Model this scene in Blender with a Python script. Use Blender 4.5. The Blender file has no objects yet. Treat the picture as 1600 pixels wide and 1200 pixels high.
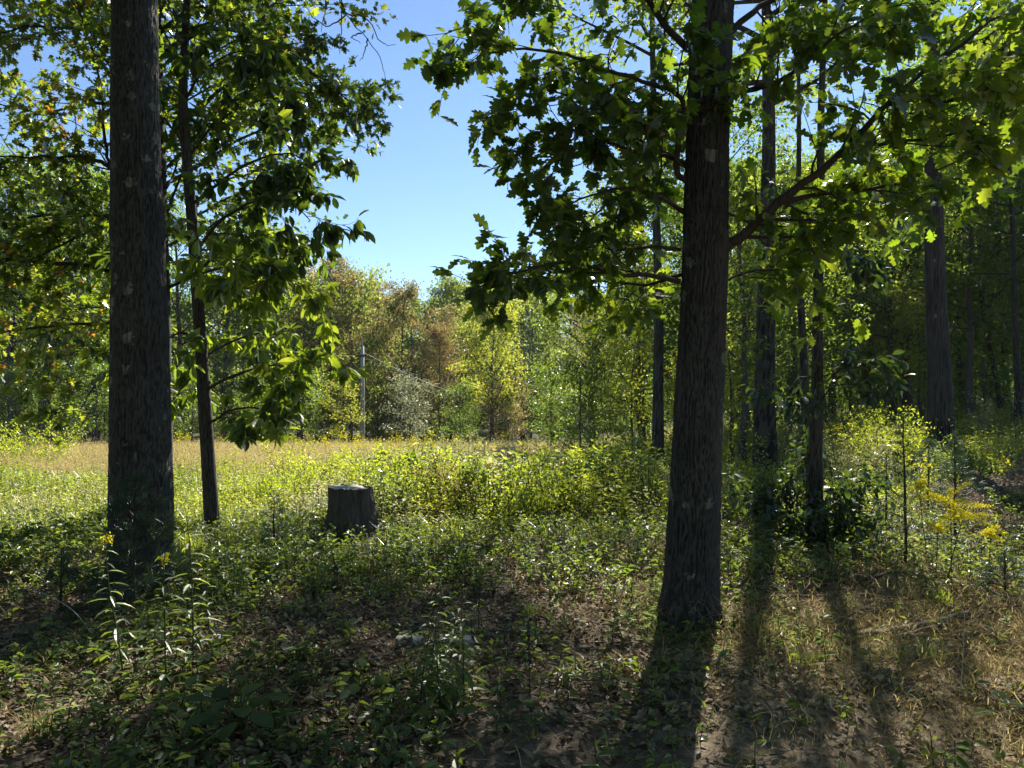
import bpy, math, random
import numpy as np
from mathutils import Vector, Matrix

# ------------------------------------------------------------------ camera, sky, sun, exposure
scene = bpy.context.scene
col = scene.collection
RES_F = 1202.0                       # focal length in photo pixels (1600 wide)
CAM_Z = 1.55
PITCH = math.radians(0.95)
cam_d = bpy.data.cameras.new('camera')
cam_d.sensor_width = 36.0
cam_d.lens = 36.0 * RES_F / 1600.0
cam_d.clip_start = 0.05
cam_d.clip_end = 3000
cam = bpy.data.objects.new('camera', cam_d)
cam.location = (0, 0, CAM_Z)
cam.rotation_euler = (math.pi / 2 + PITCH, 0, 0)
col.objects.link(cam)
scene.camera = cam

SUN_AZ = math.radians(19.0)          # to the right of the view axis (+Y)
SUN_EL = math.radians(39.0)
world = bpy.data.worlds.new('World')
scene.world = world
world.use_nodes = True
wn = world.node_tree
wn.nodes.clear()
w_out = wn.nodes.new('ShaderNodeOutputWorld')
w_bg = wn.nodes.new('ShaderNodeBackground')
w_sky = wn.nodes.new('ShaderNodeTexSky')
w_sky.sky_type = 'NISHITA'
w_sky.sun_disc = False
w_sky.sun_elevation = SUN_EL
w_sky.sun_rotation = SUN_AZ
w_sky.altitude = 600
w_sky.air_density = 1.0
w_sky.dust_density = 0.05
w_sky.ozone_density = 4.5
w_bg.inputs['Strength'].default_value = 0.066
wn.links.new(w_sky.outputs['Color'], w_bg.inputs['Color'])
wn.links.new(w_bg.outputs['Background'], w_out.inputs['Surface'])

sun_dir = Vector((math.sin(SUN_AZ) * math.cos(SUN_EL), math.cos(SUN_AZ) * math.cos(SUN_EL), math.sin(SUN_EL)))
sun_d = bpy.data.lights.new('sun', 'SUN')
sun_d.energy = 5.0
sun_d.angle = math.radians(0.53)
sun_d.color = (1.0, 0.94, 0.84)
sun = bpy.data.objects.new('sun', sun_d)
sun.rotation_euler = (-sun_dir).to_track_quat('-Z', 'Y').to_euler()
sun.location = (5, 20, 30)
col.objects.link(sun)

scene.view_settings.view_transform = 'Standard'
scene.view_settings.look = 'None'
scene.view_settings.exposure = 1.4
scene.view_settings.gamma = 1.0
scene.view_settings.use_curve_mapping = False
scene.render.engine = 'CYCLES'
cy = scene.cycles
cy.use_denoising = True
try:
    cy.denoiser = 'OPENIMAGEDENOISE'
    cy.denoising_prefilter = 'ACCURATE'
except Exception:
    pass
cy.max_bounces = 7
cy.diffuse_bounces = 4
cy.glossy_bounces = 2
cy.transmission_bounces = 5
cy.transparent_max_bounces = 4
cy.use_adaptive_sampling = False
cy.caustics_reflective = False
cy.caustics_refractive = False
cy.sample_clamp_indirect = 6.0
scene.render.use_persistent_data = False

# ------------------------------------------------------------------ numpy helpers
rng = np.random.default_rng(20240921)
CP, SP = math.cos(PITCH), math.sin(PITCH)

def at(px, py, Y):
    """World point that photo pixel (px, py) shows at distance Y along the view axis."""
    cx, cy_, cz = (px - 800) / RES_F, 1.0, -(py - 600) / RES_F
    wx, wy, wz = cx, cy_ * CP - cz * SP, cy_ * SP + cz * CP
    s = Y / wy
    return np.array((wx * s, Y, CAM_Z + wz * s))

def _hash(ix, iy, iz, seed):
    h = (ix.astype(np.int64) * 374761393 + iy.astype(np.int64) * 668265263 + iz.astype(np.int64) * 2147483647 + seed * 974634777) & 0xFFFFFFFF
    h = ((h ^ (h >> 13)) * 1274126177) & 0xFFFFFFFF
    h = ((h ^ (h >> 16)) * 2246822519) & 0xFFFFFFFF
    return ((h ^ (h >> 15)) & 0xFFFFFF) / float(0xFFFFFF)

def noise(x, y, z=0.0, seed=0):
    x, y, z = np.broadcast_arrays(np.asarray(x, float), np.asarray(y, float), np.asarray(z, float))
    xi, yi, zi = np.floor(x), np.floor(y), np.floor(z)
    fx, fy, fz = x - xi, y - yi, z - zi
    fx, fy, fz = (f * f * (3 - 2 * f) for f in (fx, fy, fz))
    r = 0
    for a in (0, 1):
        for b in (0, 1):
            for c in (0, 1):
                wgt = (fx if a else 1 - fx) * (fy if b else 1 - fy) * (fz if c else 1 - fz)
                r = r + wgt * _hash(xi + a, yi + b, zi + c, seed)
    return r

def fbm(x, y, z=0.0, seed=0, octaves=3):
    r, amp, tot, f = 0, 1.0, 0, 1.0
    for o in range(octaves):
        r = r + amp * noise(np.asarray(x) * f, np.asarray(y) * f, np.asarray(z) * f, seed + o * 17)
        tot += amp
        amp *= 0.5
        f *= 2.03
    return r / tot

def sstep(a, b, x):
    t = np.clip((np.asarray(x, float) - a) / (b - a), 0, 1)
    return t * t * (3 - 2 * t)

def ground_z(x, y):
    x = np.asarray(x, float)
    y = np.asarray(y, float)
    z = -0.038 * np.clip(y - 8, 0, 34) - 0.07 * np.clip(y - 42, 0, 18)
    z = z + 1.2 * sstep(70, 140, y)
    s = np.log1p(np.exp(np.clip((x - 4.6) * 2.2, -30, 30))) / 2.2
    z = z + 3.2 * (1 - np.exp(-s * 0.2 / 3.2)) * sstep(1.0, 6.0, y)
    s2 = np.clip(-x - 7, 0, 100)
    z = z + 0.35 * (1 - np.exp(-s2 * 0.08))
    near = np.exp(-((x * x + y * y) / 30.0 ** 2))
    z = z + (fbm(x * 0.55, y * 0.55, 0, 3) - 0.5) * 0.16 * sstep(1.5, 4, y) + (fbm(x * 2.2, y * 2.2, 0, 5) - 0.5) * 0.06 * near
    return z

def gp(x, y):
    return np.array((x, y, float(ground_z(x, y))))

def norm(v):
    v = np.asarray(v, float)
    n = np.linalg.norm(v, axis=-1, keepdims=True)
    return v / np.maximum(n, 1e-9)

# ------------------------------------------------------------------ mesh building
class MB:
    """Collects triangles/quads with a material index per face and a tone per vertex."""
    def __init__(self):
        self.V, self.T, self.tri, self.quad, self.mt, self.mq = [], [], [], [], [], []
        self.n = 0

    def add(self, V, F, mat=0, tone=0.5):
        V = np.asarray(V, float).reshape(-1, 3)
        F = np.asarray(F, np.int64)
        self.V.append(V)
        self.T.append(np.broadcast_to(np.asarray(tone, float), (len(V),)).copy())
        m = np.broadcast_to(np.asarray(mat), (len(F),)).copy()
        if F.shape[1] == 3:
            self.tri.append(F + self.n)
            self.mt.append(m)
        else:
            self.quad.append(F + self.n)
            self.mq.append(m)
        self.n += len(V)

    def mesh(self, name, mats, origin=(0, 0, 0), smooth=False):
        V = np.concatenate(self.V) - np.asarray(origin, float)
        T = np.concatenate(self.T)
        tri = np.concatenate(self.tri) if self.tri else np.zeros((0, 3), np.int64)
        quad = np.concatenate(self.quad) if self.quad else np.zeros((0, 4), np.int64)
        mi = np.concatenate(self.mt + self.mq) if (self.mt or self.mq) else np.zeros(0, int)
        me = bpy.data.meshes.new(name)
        me.vertices.add(len(V))
        me.vertices.foreach_set('co', V.astype(np.float32).ravel())
        loops = np.concatenate([tri.ravel(), quad.ravel()]).astype(np.int32)
        me.loops.add(len(loops))
        me.loops.foreach_set('vertex_index', loops)
        nt, nq = len(tri), len(quad)
        me.polygons.add(nt + nq)
        ls = np.concatenate([np.arange(nt) * 3, nt * 3 + np.arange(nq) * 4]).astype(np.int32)
        me.polygons.foreach_set('loop_start', ls)
        me.polygons.foreach_set('material_index', mi.astype(np.int32))
        me.polygons.foreach_set('use_smooth', np.full(nt + nq, smooth, dtype=bool))
        a = me.attributes.new('tone', 'FLOAT', 'POINT')
        a.data.foreach_set('value', T.astype(np.float32))
        me.update(calc_edges=True)
        for m in mats:
            me.materials.append(m)
        return me

def empty(name, base, label, cat, group=None):
    o = bpy.data.objects.new(name, None)
    o.empty_display_size = 0.2
    o.location = tuple(base)
    col.objects.link(o)
    return tag(o, label, cat, group)

def tag(o, label, cat=None, group=None, kind=None):
    o['label'] = label
    if cat:
        o['category'] = cat
    if group:
        o['group'] = group
    if kind:
        o['kind'] = kind
    return o

def ob(name, me, parent=None, loc=(0, 0, 0), kind=None):
    o = bpy.data.objects.new(name, me)
    o.location = tuple(loc)
    o.parent = parent
    if kind:
        o['kind'] = kind
    col.objects.link(o)
    return o

def copy_tree(root, loc, rz, scale, label):
    r = root.copy()
    col.objects.link(r)
    r.location = tuple(loc)
    r.rotation_euler = (0, 0, rz)
    r.scale = scale if hasattr(scale, '__len__') else (scale,) * 3
    r['label'] = label
    for ch in list(root.children):
        c = ch.copy()
        col.objects.link(c)
        c.parent = r
        for g in list(ch.children):
            d = g.copy()
            col.objects.link(d)
            d.parent = c
    return r

def tube(mb, path, radii, sides=6, mat=0, tone=0.5, cap=True):
    P = np.asarray(path, float)
    n = len(P)
    R = np.broadcast_to(np.asarray(radii, float), (n,))
    T = norm(np.gradient(P, axis=0))
    ref = np.array((0, 0, 1.0)) if abs(T[0][2]) < 0.9 else np.array((1.0, 0, 0))
    U = norm(np.cross(T, ref))
    bad = np.linalg.norm(np.cross(T, ref), axis=1) < 0.05
    if bad.any():
        U[bad] = np.array((0, 1.0, 0))
    W = np.cross(T, U)
    a = np.arange(sides) * (2 * math.pi / sides)
    V = P[:, None, :] + R[:, None, None] * (np.cos(a)[None, :, None] * U[:, None, :] + np.sin(a)[None, :, None] * W[:, None, :])
    i = np.arange(n - 1)[:, None] * sides
    j = np.arange(sides)[None, :]
    k = (j + 1) % sides
    F = np.stack([i + j, i + k, i + sides + k, i + sides + j], -1).reshape(-1, 4)
    mb.add(V.reshape(-1, 3), F, mat, tone)
    if cap:
        b = (n - 1) * sides
        base = mb.n - n * sides
        tri = np.stack([np.full(sides - 2, b), b + np.arange(1, sides - 1), b + np.arange(2, sides)], -1)
        mb.tri.append(tri + base)
        mb.mt.append(np.full(len(tri), mat))

def smooth_path(pts, per=4):
    P = np.asarray(pts, float)
    if len(P) < 3:
        return P
    out = []
    Q = np.vstack([2 * P[0] - P[1], P, 2 * P[-1] - P[-2]])
    for i in range(len(P) - 1):
        p0, p1, p2, p3 = Q[i], Q[i + 1], Q[i + 2], Q[i + 3]
        for t in np.linspace(0, 1, per, endpoint=False):
            out.append(0.5 * (2 * p1 + (p2 - p0) * t + (2 * p0 - 5 * p1 + 4 * p2 - p3) * t * t + (3 * p1 - p0 - 3 * p2 + p3) * t ** 3))
    out.append(P[-1])
    return np.array(out)

def shoot(r, start, d, length, segs=5, wobble=0.18, lift=0.0):
    """A wandering path from start along d; lift > 0 bends it up, < 0 lets it droop."""
    p = np.array(start, float)
    d = norm(d)
    out = [p.copy()]
    for i in range(segs):
        d = norm(d + r.normal(0, wobble, 3) + np.array((0, 0, lift)))
        p = p + d * (length / segs)
        out.append(p.copy())
    return np.array(out)

# ------------------------------------------------------------------ leaf templates (axis +Y, length 1, face +Z)
def tmpl(V, tris, mats=0, tone=0.0):
    V = np.asarray(V, float)
    F = np.asarray(tris, np.int64)
    return dict(V=V, F=F, M=np.broadcast_to(np.asarray(mats), (len(F),)).copy(), T=np.broadcast_to(np.asarray(tone, float), (len(V),)).copy())

def leaf_quad(w=0.5, fold=0.10):
    return tmpl([(0, 0, 0), (-w / 2, .45, fold), (0, 1, -.06), (w / 2, .45, fold)], [(0, 2, 1), (0, 3, 2)])

def leaf_ellipse(w=0.46, fold=0.07, droop=0.16):
    ys = [0, .22, .5, .78, 1]
    hw = [0.0, .36, .5, .34, 0]
    V, F = [], []
    for y, h in zip(ys, hw):
        z = -droop * y * y
        V += [(-h * w, y, z + fold * h * 2), (0, y, z), (h * w, y, z + fold * h * 2)]
    for i in range(4):
        a, b = i * 3, i * 3 + 3
        for s in (0, 1):
            q = (a + s, a + s + 1, b + s + 1, b + s)
            F += [(q[0], q[1], q[2]), (q[0], q[2], q[3])]
    F = [f for f in F if len({tuple(np.round(V[i], 6)) for i in f}) == 3]
    return tmpl(V, F)

def leaf_lobed(tips, valleys, base=0.06, fold=0.12, droop=0.18, stalk=0.1):
    """Oak-like leaf: (x, y) of the lobe tips and of the valleys between them on one half."""
    V, F = [], []
    def add(x, y):
        V.append((x, y, -droop * y * y + fold * abs(x)))
        return len(V) - 1
    mids = [add(0, v[1]) for v in valleys]
    for sgn in (-1, 1):
        vs = [add(sgn * v[0], v[1]) for v in valleys]
        for i in range(len(valleys) - 1):
            tx, ty = tips[i]
            t1 = add(sgn * tx, ty)
            t0 = add(sgn * (tx * .72 + valleys[i][0] * .28), ty - (ty - valleys[i][1]) * .52)
            t2 = add(sgn * (tx * .74 + valleys[i + 1][0] * .26), ty + (valleys[i + 1][1] - ty) * .30 + 0.015)
            ring = [mids[i], vs[i], t0, t1, t2, vs[i + 1], mids[i + 1]]
            if sgn < 0:
                ring = ring[::-1]
            c = add(sgn * (tx * .35), (valleys[i][1] + valleys[i + 1][1]) / 2)
            for k in range(len(ring)):
                F.append((c, ring[k], ring[(k + 1) % len(ring)]))
        top = add(0, 1.0)
        sh = add(sgn * valleys[-1][0] * .9, (valleys[-1][1] + 1) / 2)
        tri = [(mids[-1], vs[-1], sh), (mids[-1], sh, top)]
        F += [t if sgn > 0 else t[::-1] for t in tri]
    b0, b1 = add(-0.012, -stalk), add(0.012, -stalk)
    F.append((b0, b1, mids[0]))
    return tmpl(V, F)

def leaf_star(tips, valleys, fold=0.12, droop=0.18):
    """Lighter lobed leaf: a narrow body with one pointed triangle per lobe."""
    V, F = [], []
    def add(x, y):
        V.append((x, y, -droop * y * y + fold * abs(x)))
        return len(V) - 1
    mids = [add(0, v[1]) for v in valleys]
    top = add(0, 1.0)
    for sgn in (-1, 1):
        vs = [add(sgn * v[0], v[1]) for v in valleys]
        fs = []
        for i, (tx, ty) in enumerate(tips):
            t = add(sgn * tx, ty)
            fs += [(mids[i], vs[i], vs[i + 1]), (mids[i], vs[i + 1], mids[i + 1]), (vs[i], t, vs[i + 1])]
        fs.append((mids[-1], vs[-1], top))
        F += [f if sgn > 0 else f[::-1] for f in fs]
    return tmpl(V, F)

def leaf_hex(w=.5, fold=.08, droop=.12):
    return tmpl([(0, 0, 0), (-w / 2, .38, fold), (-w * .3, .75, fold * .6 - droop * .5), (0, 1, -droop), (w * .3, .75, fold * .6 - droop * .5), (w / 2, .38, fold)],
                [(0, 2, 1), (0, 3, 2), (0, 4, 3), (0, 5, 4)])

HEX = leaf_hex()
STAR = leaf_star([(.32, .30), (.42, .60), (.22, .88)], [(.04, .02), (.11, .34), (.11, .62), (.08, .84)])
STAR2 = leaf_star([(.36, .36), (.36, .76)], [(.05, .02), (.15, .42), (.11, .78)])
FALL = leaf_star([(.25, .30), (.36, .56), (.24, .82)], [(.08, .02), (.19, .34), (.19, .62), (.12, .84)])
OAK = leaf_lobed([(.24, .30), (.36, .55), (.25, .80)], [(.05, .02), (.13, .36), (.14, .64), (.12, .84)])
PIN = leaf_lobed([(.30, .26), (.40, .56), (.24, .84)], [(.03, .02), (.06, .32), (.06, .62), (.07, .84)])
ELL = leaf_ellipse(0.46)
NARROW = leaf_ellipse(0.17, 0.05, 0.30)
BROAD = leaf_ellipse(0.66, 0.07, 0.14)
QUAD = leaf_quad(0.55)
QUADN = leaf_quad(0.3)

def frames(axis, nrm):
    """Rotation matrices whose columns are (side, axis, normal)."""
    a = norm(axis)
    s = norm(np.cross(a, nrm))
    n = np.cross(s, a)
    return np.stack([s, a, n], -1)

def stamp(mb, tm, pos, rot, scale, mat=None, tone=0.5, tone_amp=1.0):
    """Copies of a template, one per position, joined into mb."""
    pos = np.asarray(pos, float)
    m = len(pos)
    if m == 0:
        return
    sc = np.broadcast_to(np.asarray(scale, float), (m,))
    V = np.einsum('mij,nj->mni', rot, tm['V']) * sc[:, None, None] + pos[:, None, :]
    n = len(tm['V'])
    F = tm['F'][None] + (np.arange(m) * n)[:, None, None]
    M = np.broadcast_to((tm['M'] if mat is None else np.full(len(tm['F']), mat))[None], (m, len(tm['F'])))
    tn = np.broadcast_to(np.asarray(tone, float), (m,))
    T = np.clip(tn[:, None] + tm['T'][None] * tone_amp, 0, 1)
    mb.add(V.reshape(-1, 3), F.reshape(-1, 3), M.ravel(), T.ravel())

def yaw_frames(r, m, tilt=0.15, spread=None):
    a = r.uniform(0, 2 * math.pi, m)
    up = norm(np.stack([r.normal(0, tilt, m), r.normal(0, tilt, m), np.ones(m)], -1))
    ax = np.stack([np.cos(a), np.sin(a), np.zeros(m)], -1)
    ax = norm(ax - up * np.sum(ax * up, -1, keepdims=True))
    s = np.cross(ax, up)
    return np.stack([s, ax, up], -1)

def join_tmpl(parts):
    V, F, M, T, n = [], [], [], [], 0
    for t in parts:
        V.append(t['V'])
        F.append(t['F'] + n)
        M.append(t['M'])
        T.append(t['T'])
        n += len(t['V'])
    return dict(V=np.concatenate(V), F=np.concatenate(F), M=np.concatenate(M), T=np.concatenate(T))

def mb_tmpl(mb):
    V = np.concatenate(mb.V)
    T = np.concatenate(mb.T)
    F, M = [], []
    if mb.tri:
        F.append(np.concatenate(mb.tri))
        M.append(np.concatenate(mb.mt))
    if mb.quad:
        q = np.concatenate(mb.quad)
        mq = np.concatenate(mb.mq)
        F += [q[:, [0, 1, 2]], q[:, [0, 2, 3]]]
        M += [mq, mq]
    return dict(V=V, F=np.concatenate(F), M=np.concatenate(M), T=T)

# ------------------------------------------------------------------ materials
def _ramp(nt, stops):
    n = nt.nodes.new('ShaderNodeValToRGB')
    el = n.color_ramp.elements
    while len(el) < len(stops):
        el.new(0.5)
    for e, (p, c) in zip(el, stops):
        e.position = p
        e.color = (*c, 1)
    return n

def leaf_mat(name, refl, trans, mix=0.5, gloss=0.07, rough=0.42, rand=0.35, stops=None):
    m = bpy.data.materials.new(name)
    m.use_nodes = True
    nt = m.node_tree
    nt.nodes.clear()
    L = nt.links.new
    out = nt.nodes.new('ShaderNodeOutputMaterial')
    att = nt.nodes.new('ShaderNodeAttribute')
    att.attribute_name = 'tone'
    oi = nt.nodes.new('ShaderNodeObjectInfo')
    ma = nt.nodes.new('ShaderNodeMath')
    ma.operation = 'MULTIPLY_ADD'
    L(oi.outputs['Random'], ma.inputs[0])
    ma.inputs[1].default_value = rand
    ma.inputs[2].default_value = -rand / 2
    ad = nt.nodes.new('ShaderNodeMath')
    ad.operation = 'ADD'
    ad.use_clamp = True
    L(att.outputs['Fac'], ad.inputs[0])
    L(ma.outputs[0], ad.inputs[1])
    n = len(refl)
    ps = stops or [i / max(1, n - 1) for i in range(n)]
    r1 = _ramp(nt, list(zip(ps, refl)))
    r2 = _ramp(nt, list(zip(ps, trans)))
    L(ad.outputs[0], r1.inputs[0])
    L(ad.outputs[0], r2.inputs[0])
    tc = nt.nodes.new('ShaderNodeTexCoord')
    nz = nt.nodes.new('ShaderNodeTexNoise')
    nz.inputs['Scale'].default_value = 35
    L(tc.outputs['Object'], nz.inputs['Vector'])
    mul = nt.nodes.new('ShaderNodeMix')
    mul.data_type = 'RGBA'
    mul.blend_type = 'MULTIPLY'
    mul.inputs[0].default_value = 0.35
    L(r1.outputs[0], mul.inputs[6])
    L(nz.outputs[0], mul.inputs[7])
    df = nt.nodes.new('ShaderNodeBsdfDiffuse')
    tr = nt.nodes.new('ShaderNodeBsdfTranslucent')
    gl = nt.nodes.new('ShaderNodeBsdfGlossy')
    gl.inputs['Roughness'].default_value = rough
    gl.inputs['Color'].default_value = (1, 1, 1, 1)
    L(mul.outputs[2], df.inputs['Color'])
    L(r2.outputs[0], tr.inputs['Color'])
    mx = nt.nodes.new('ShaderNodeMixShader')
    mx.inputs[0].default_value = mix
    L(df.outputs[0], mx.inputs[1])
    L(tr.outputs[0], mx.inputs[2])
    fr = nt.nodes.new('ShaderNodeFresnel')
    fr.inputs['IOR'].default_value = 1.35
    fm = nt.nodes.new('ShaderNodeMath')
    fm.operation = 'MULTIPLY_ADD'
    fm.inputs[1].default_value = 0.16 if gloss > 0 else 0.0
    fm.inputs[2].default_value = gloss * 0.22
    fm.use_clamp = True
    L(fr.outputs[0], fm.inputs[0])
    mg = nt.nodes.new('ShaderNodeMixShader')
    L(fm.outputs[0], mg.inputs[0])
    L(mx.outputs[0], mg.inputs[1])
    L(gl.outputs[0], mg.inputs[2])
    L(mg.outputs[0], out.inputs['Surface'])
    return m

def bark_mat(name, c0, c1, lichen=0.0, scale=1.0, lichen_col=(0.20, 0.215, 0.185), bump=0.6):
    m = bpy.data.materials.new(name)
    m.use_nodes = True
    nt = m.node_tree
    L = nt.links.new
    bs = nt.nodes['Principled BSDF']
    bs.inputs['Roughness'].default_value = 0.93
    bs.inputs['Specular IOR Level'].default_value = 0.2
    tc = nt.nodes.new('ShaderNodeTexCoord')
    mp = nt.nodes.new('ShaderNodeMapping')
    mp.inputs['Scale'].default_value = (38 * scale, 38 * scale, 5 * scale)
    L(tc.outputs['Object'], mp.inputs['Vector'])
    nz = nt.nodes.new('ShaderNodeTexNoise')
    nz.inputs['Scale'].default_value = 1.0
    nz.inputs['Detail'].default_value = 6
    L(mp.outputs[0], nz.inputs['Vector'])
    rp = _ramp(nt, [(0.3, c0), (0.72, c1)])
    at_ = nt.nodes.new('ShaderNodeAttribute')
    at_.attribute_name = 'tone'
    tm_ = nt.nodes.new('ShaderNodeMath')
    tm_.operation = 'MULTIPLY_ADD'
    tm_.inputs[1].default_value = 0.75
    L(at_.outputs['Fac'], tm_.inputs[0])
    ts_ = nt.nodes.new('ShaderNodeMath')
    ts_.operation = 'MULTIPLY_ADD'
    ts_.inputs[1].default_value = 0.7
    ts_.inputs[2].default_value = -0.22
    L(nz.outputs[0], ts_.inputs[0])
    L(ts_.outputs[0], tm_.inputs[2])
    L(tm_.outputs[0], rp.inputs[0])
    big = nt.nodes.new('ShaderNodeTexNoise')
    big.inputs['Scale'].default_value = 2.2
    big.inputs['Detail'].default_value = 3
    L(tc.outputs['Object'], big.inputs['Vector'])
    hue = nt.nodes.new('ShaderNodeMix')
    hue.data_type = 'RGBA'
    hue.blend_type = 'MULTIPLY'
    hue.inputs[0].default_value = 0.5
    br = _ramp(nt, [(0.3, (0.55, 0.52, 0.5)), (0.7, (1.2, 1.15, 1.05))])
    L(big.outputs[0], br.inputs[0])
    L(rp.outputs[0], hue.inputs[6])
    L(br.outputs[0], hue.inputs[7])
    last = hue.outputs[2]
    if lichen > 0:
        vo = nt.nodes.new('ShaderNodeTexVoronoi')
        vo.inputs['Scale'].default_value = 7.5
        vo.inputs['Randomness'].default_value = 1.0
        dn = nt.nodes.new('ShaderNodeTexNoise')
        dn.inputs['Scale'].default_value = 30
        dn.inputs['Detail'].default_value = 4
        L(tc.outputs['Object'], dn.inputs['Vector'])
        ml = nt.nodes.new('ShaderNodeMix')
        ml.data_type = 'RGBA'
        ml.blend_type = 'LINEAR_LIGHT'
        ml.inputs[0].default_value = 0.055
        L(tc.outputs['Object'], ml.inputs[6])
        L(dn.outputs['Color'], ml.inputs[7])
        L(ml.outputs[2], vo.inputs['Vector'])
        sp = nt.nodes.new('ShaderNodeSeparateColor')
        L(vo.outputs['Color'], sp.inputs[0])
        # radius of each lichen disc varies from cell to cell, most cells have none
        th = nt.nodes.new('ShaderNodeMath')
        th.operation = 'MULTIPLY_ADD'
        th.inputs[1].default_value = 0.5
        th.inputs[2].default_value = -0.5 + 0.52 * lichen
        L(sp.outputs[0], th.inputs[0])
        lt = nt.nodes.new('ShaderNodeMath')
        lt.operation = 'SUBTRACT'
        L(th.outputs[0], lt.inputs[0])
        L(vo.outputs['Distance'], lt.inputs[1])
        st = nt.nodes.new('ShaderNodeMapRange')
        st.inputs['From Min'].default_value = 0.0
        st.inputs['From Max'].default_value = 0.06
        L(lt.outputs[0], st.inputs['Value'])
        br2 = nt.nodes.new('ShaderNodeMath')
        br2.operation = 'MULTIPLY'
        L(st.outputs[0], br2.inputs[0])
        rr = _ramp(nt, [(0.38, (0.25, 0.25, 0.25)), (0.62, (1, 1, 1))])
        L(nz.outputs[0], rr.inputs[0])
        L(rr.outputs[0], br2.inputs[1])
        lm = nt.nodes.new('ShaderNodeMix')
        lm.data_type = 'RGBA'
        lm.inputs[7].default_value = (*lichen_col, 1)
        L(br2.outputs[0], lm.inputs[0])
        L(last, lm.inputs[6])
        last = lm.outputs[2]
    L(last, bs.inputs['Base Color'])
    bp = nt.nodes.new('ShaderNodeBump')
    bp.inputs['Strength'].default_value = bump
    bp.inputs['Distance'].default_value = 0.012
    L(nz.outputs[0], bp.inputs['Height'])
    L(bp.outputs[0], bs.inputs['Normal'])
    return m

def plain_mat(name, stops, scale=6.0, rough=0.9, stretch=(1, 1, 1), bump=0.3, attr=False):
    m = bpy.data.materials.new(name)
    m.use_nodes = True
    nt = m.node_tree
    L = nt.links.new
    bs = nt.nodes['Principled BSDF']
    bs.inputs['Roughness'].default_value = rough
    bs.inputs['Specular IOR Level'].default_value = 0.25
    tc = nt.nodes.new('ShaderNodeTexCoord')
    mp = nt.nodes.new('ShaderNodeMapping')
    mp.inputs['Scale'].default_value = stretch
    L(tc.outputs['Object'], mp.inputs['Vector'])
    nz = nt.nodes.new('ShaderNodeTexNoise')
    nz.inputs['Scale'].default_value = scale
    nz.inputs['Detail'].default_value = 7
    nz.inputs['Roughness'].default_value = 0.65
    L(mp.outputs[0], nz.inputs['Vector'])
    rp = _ramp(nt, stops)
    L(nz.outputs[0], rp.inputs[0])
    L(rp.outputs[0], bs.inputs['Base Color'])
    bp = nt.nodes.new('ShaderNodeBump')
    bp.inputs['Strength'].default_value = bump
    bp.inputs['Distance'].default_value = 0.02
    L(nz.outputs[0], bp.inputs['Height'])
    L(bp.outputs[0], bs.inputs['Normal'])
    return m

G = lambda *c: c
M = {}
M['oak'] = leaf_mat('oak_leaf', [(.028, .052, .012), (.045, .078, .016), (.075, .11, .02)], [(.14, .24, .012), (.27, .40, .018), (.50, .58, .035)], 0.55, 0.09)
M['oak_left'] = leaf_mat('left_oak_leaf', [(.022, .045, .014), (.05, .085, .016), (.085, .11, .02), (.09, .11, .02), (.24, .10, .02)], [(.09, .16, .012), (.27, .39, .018), (.56, .62, .035), (.58, .56, .03), (.70, .30, .03)], 0.52, 0.08, rand=0.0, stops=[0, .35, .72, .93, .965])
M['hickory'] = leaf_mat('hickory_leaf', [(.024, .048, .014), (.05, .085, .016), (.085, .12, .02)], [(.09, .16, .012), (.30, .43, .02), (.60, .68, .045)], 0.54, 0.10)
M['mid'] = leaf_mat('mid_leaf', [(.03, .055, .014), (.055, .085, .02), (.09, .12, .03)], [(.17, .26, .022), (.31, .41, .03), (.52, .58, .06)], 0.54, 0.10)
M['wood'] = leaf_mat('shade_toned_wood_leaf', [(.03, .052, .018), (.05, .078, .026), (.085, .11, .04)], [(.13, .24, .02), (.26, .40, .03), (.48, .62, .05)], 0.54, 0.12)  # shade of the wood interior put into a darker leaf colour
M['dark'] = leaf_mat('dark_bush_leaf', [(.018, .036, .014), (.03, .055, .02), (.05, .08, .028)], [(.06, .11, .012), (.11, .18, .018), (.26, .36, .03)], 0.42, 0.16)
M['yellowgreen'] = leaf_mat('yellow_green_leaf', [(.07, .09, .02), (.10, .12, .025), (.15, .15, .03)], [(.46, .54, .04), (.60, .64, .05), (.72, .70, .07)], 0.55, 0.06)
M['rust'] = leaf_mat('rust_leaf', [(.08, .10, .035), (.105, .095, .035), (.15, .088, .035)], [(.28, .32, .07), (.34, .29, .07), (.43, .25, .07)], 0.5, 0.05)
M['tan'] = leaf_mat('tan_leaf', [(.09, .10, .03), (.14, .12, .04), (.17, .12, .05)], [(.34, .36, .08), (.42, .34, .10), (.46, .3, .10)], 0.5, 0.05)
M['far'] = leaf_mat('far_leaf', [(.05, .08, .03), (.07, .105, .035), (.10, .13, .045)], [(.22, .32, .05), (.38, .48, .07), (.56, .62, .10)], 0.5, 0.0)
M['grey'] = leaf_mat('grey_green_leaf', [(.08, .10, .06), (.12, .14, .08), (.17, .18, .11)], [(.26, .30, .14), (.36, .40, .18), (.46, .48, .24)], 0.45, 0.10)
M['pine'] = leaf_mat('pine_needle', [(.018, .045, .025), (.03, .065, .032), (.05, .085, .04)], [(.04, .09, .03), (.06, .12, .035), (.09, .16, .05)], 0.3, 0.06)
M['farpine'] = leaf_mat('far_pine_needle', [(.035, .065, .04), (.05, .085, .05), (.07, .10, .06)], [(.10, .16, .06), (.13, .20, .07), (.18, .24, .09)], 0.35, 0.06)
M['forb'] = leaf_mat('meadow_leaf', [(.075, .12, .022), (.115, .165, .03), (.18, .21, .05)], [(.38, .50, .02), (.58, .68, .03), (.76, .78, .10)], 0.54, 0.08)
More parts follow.
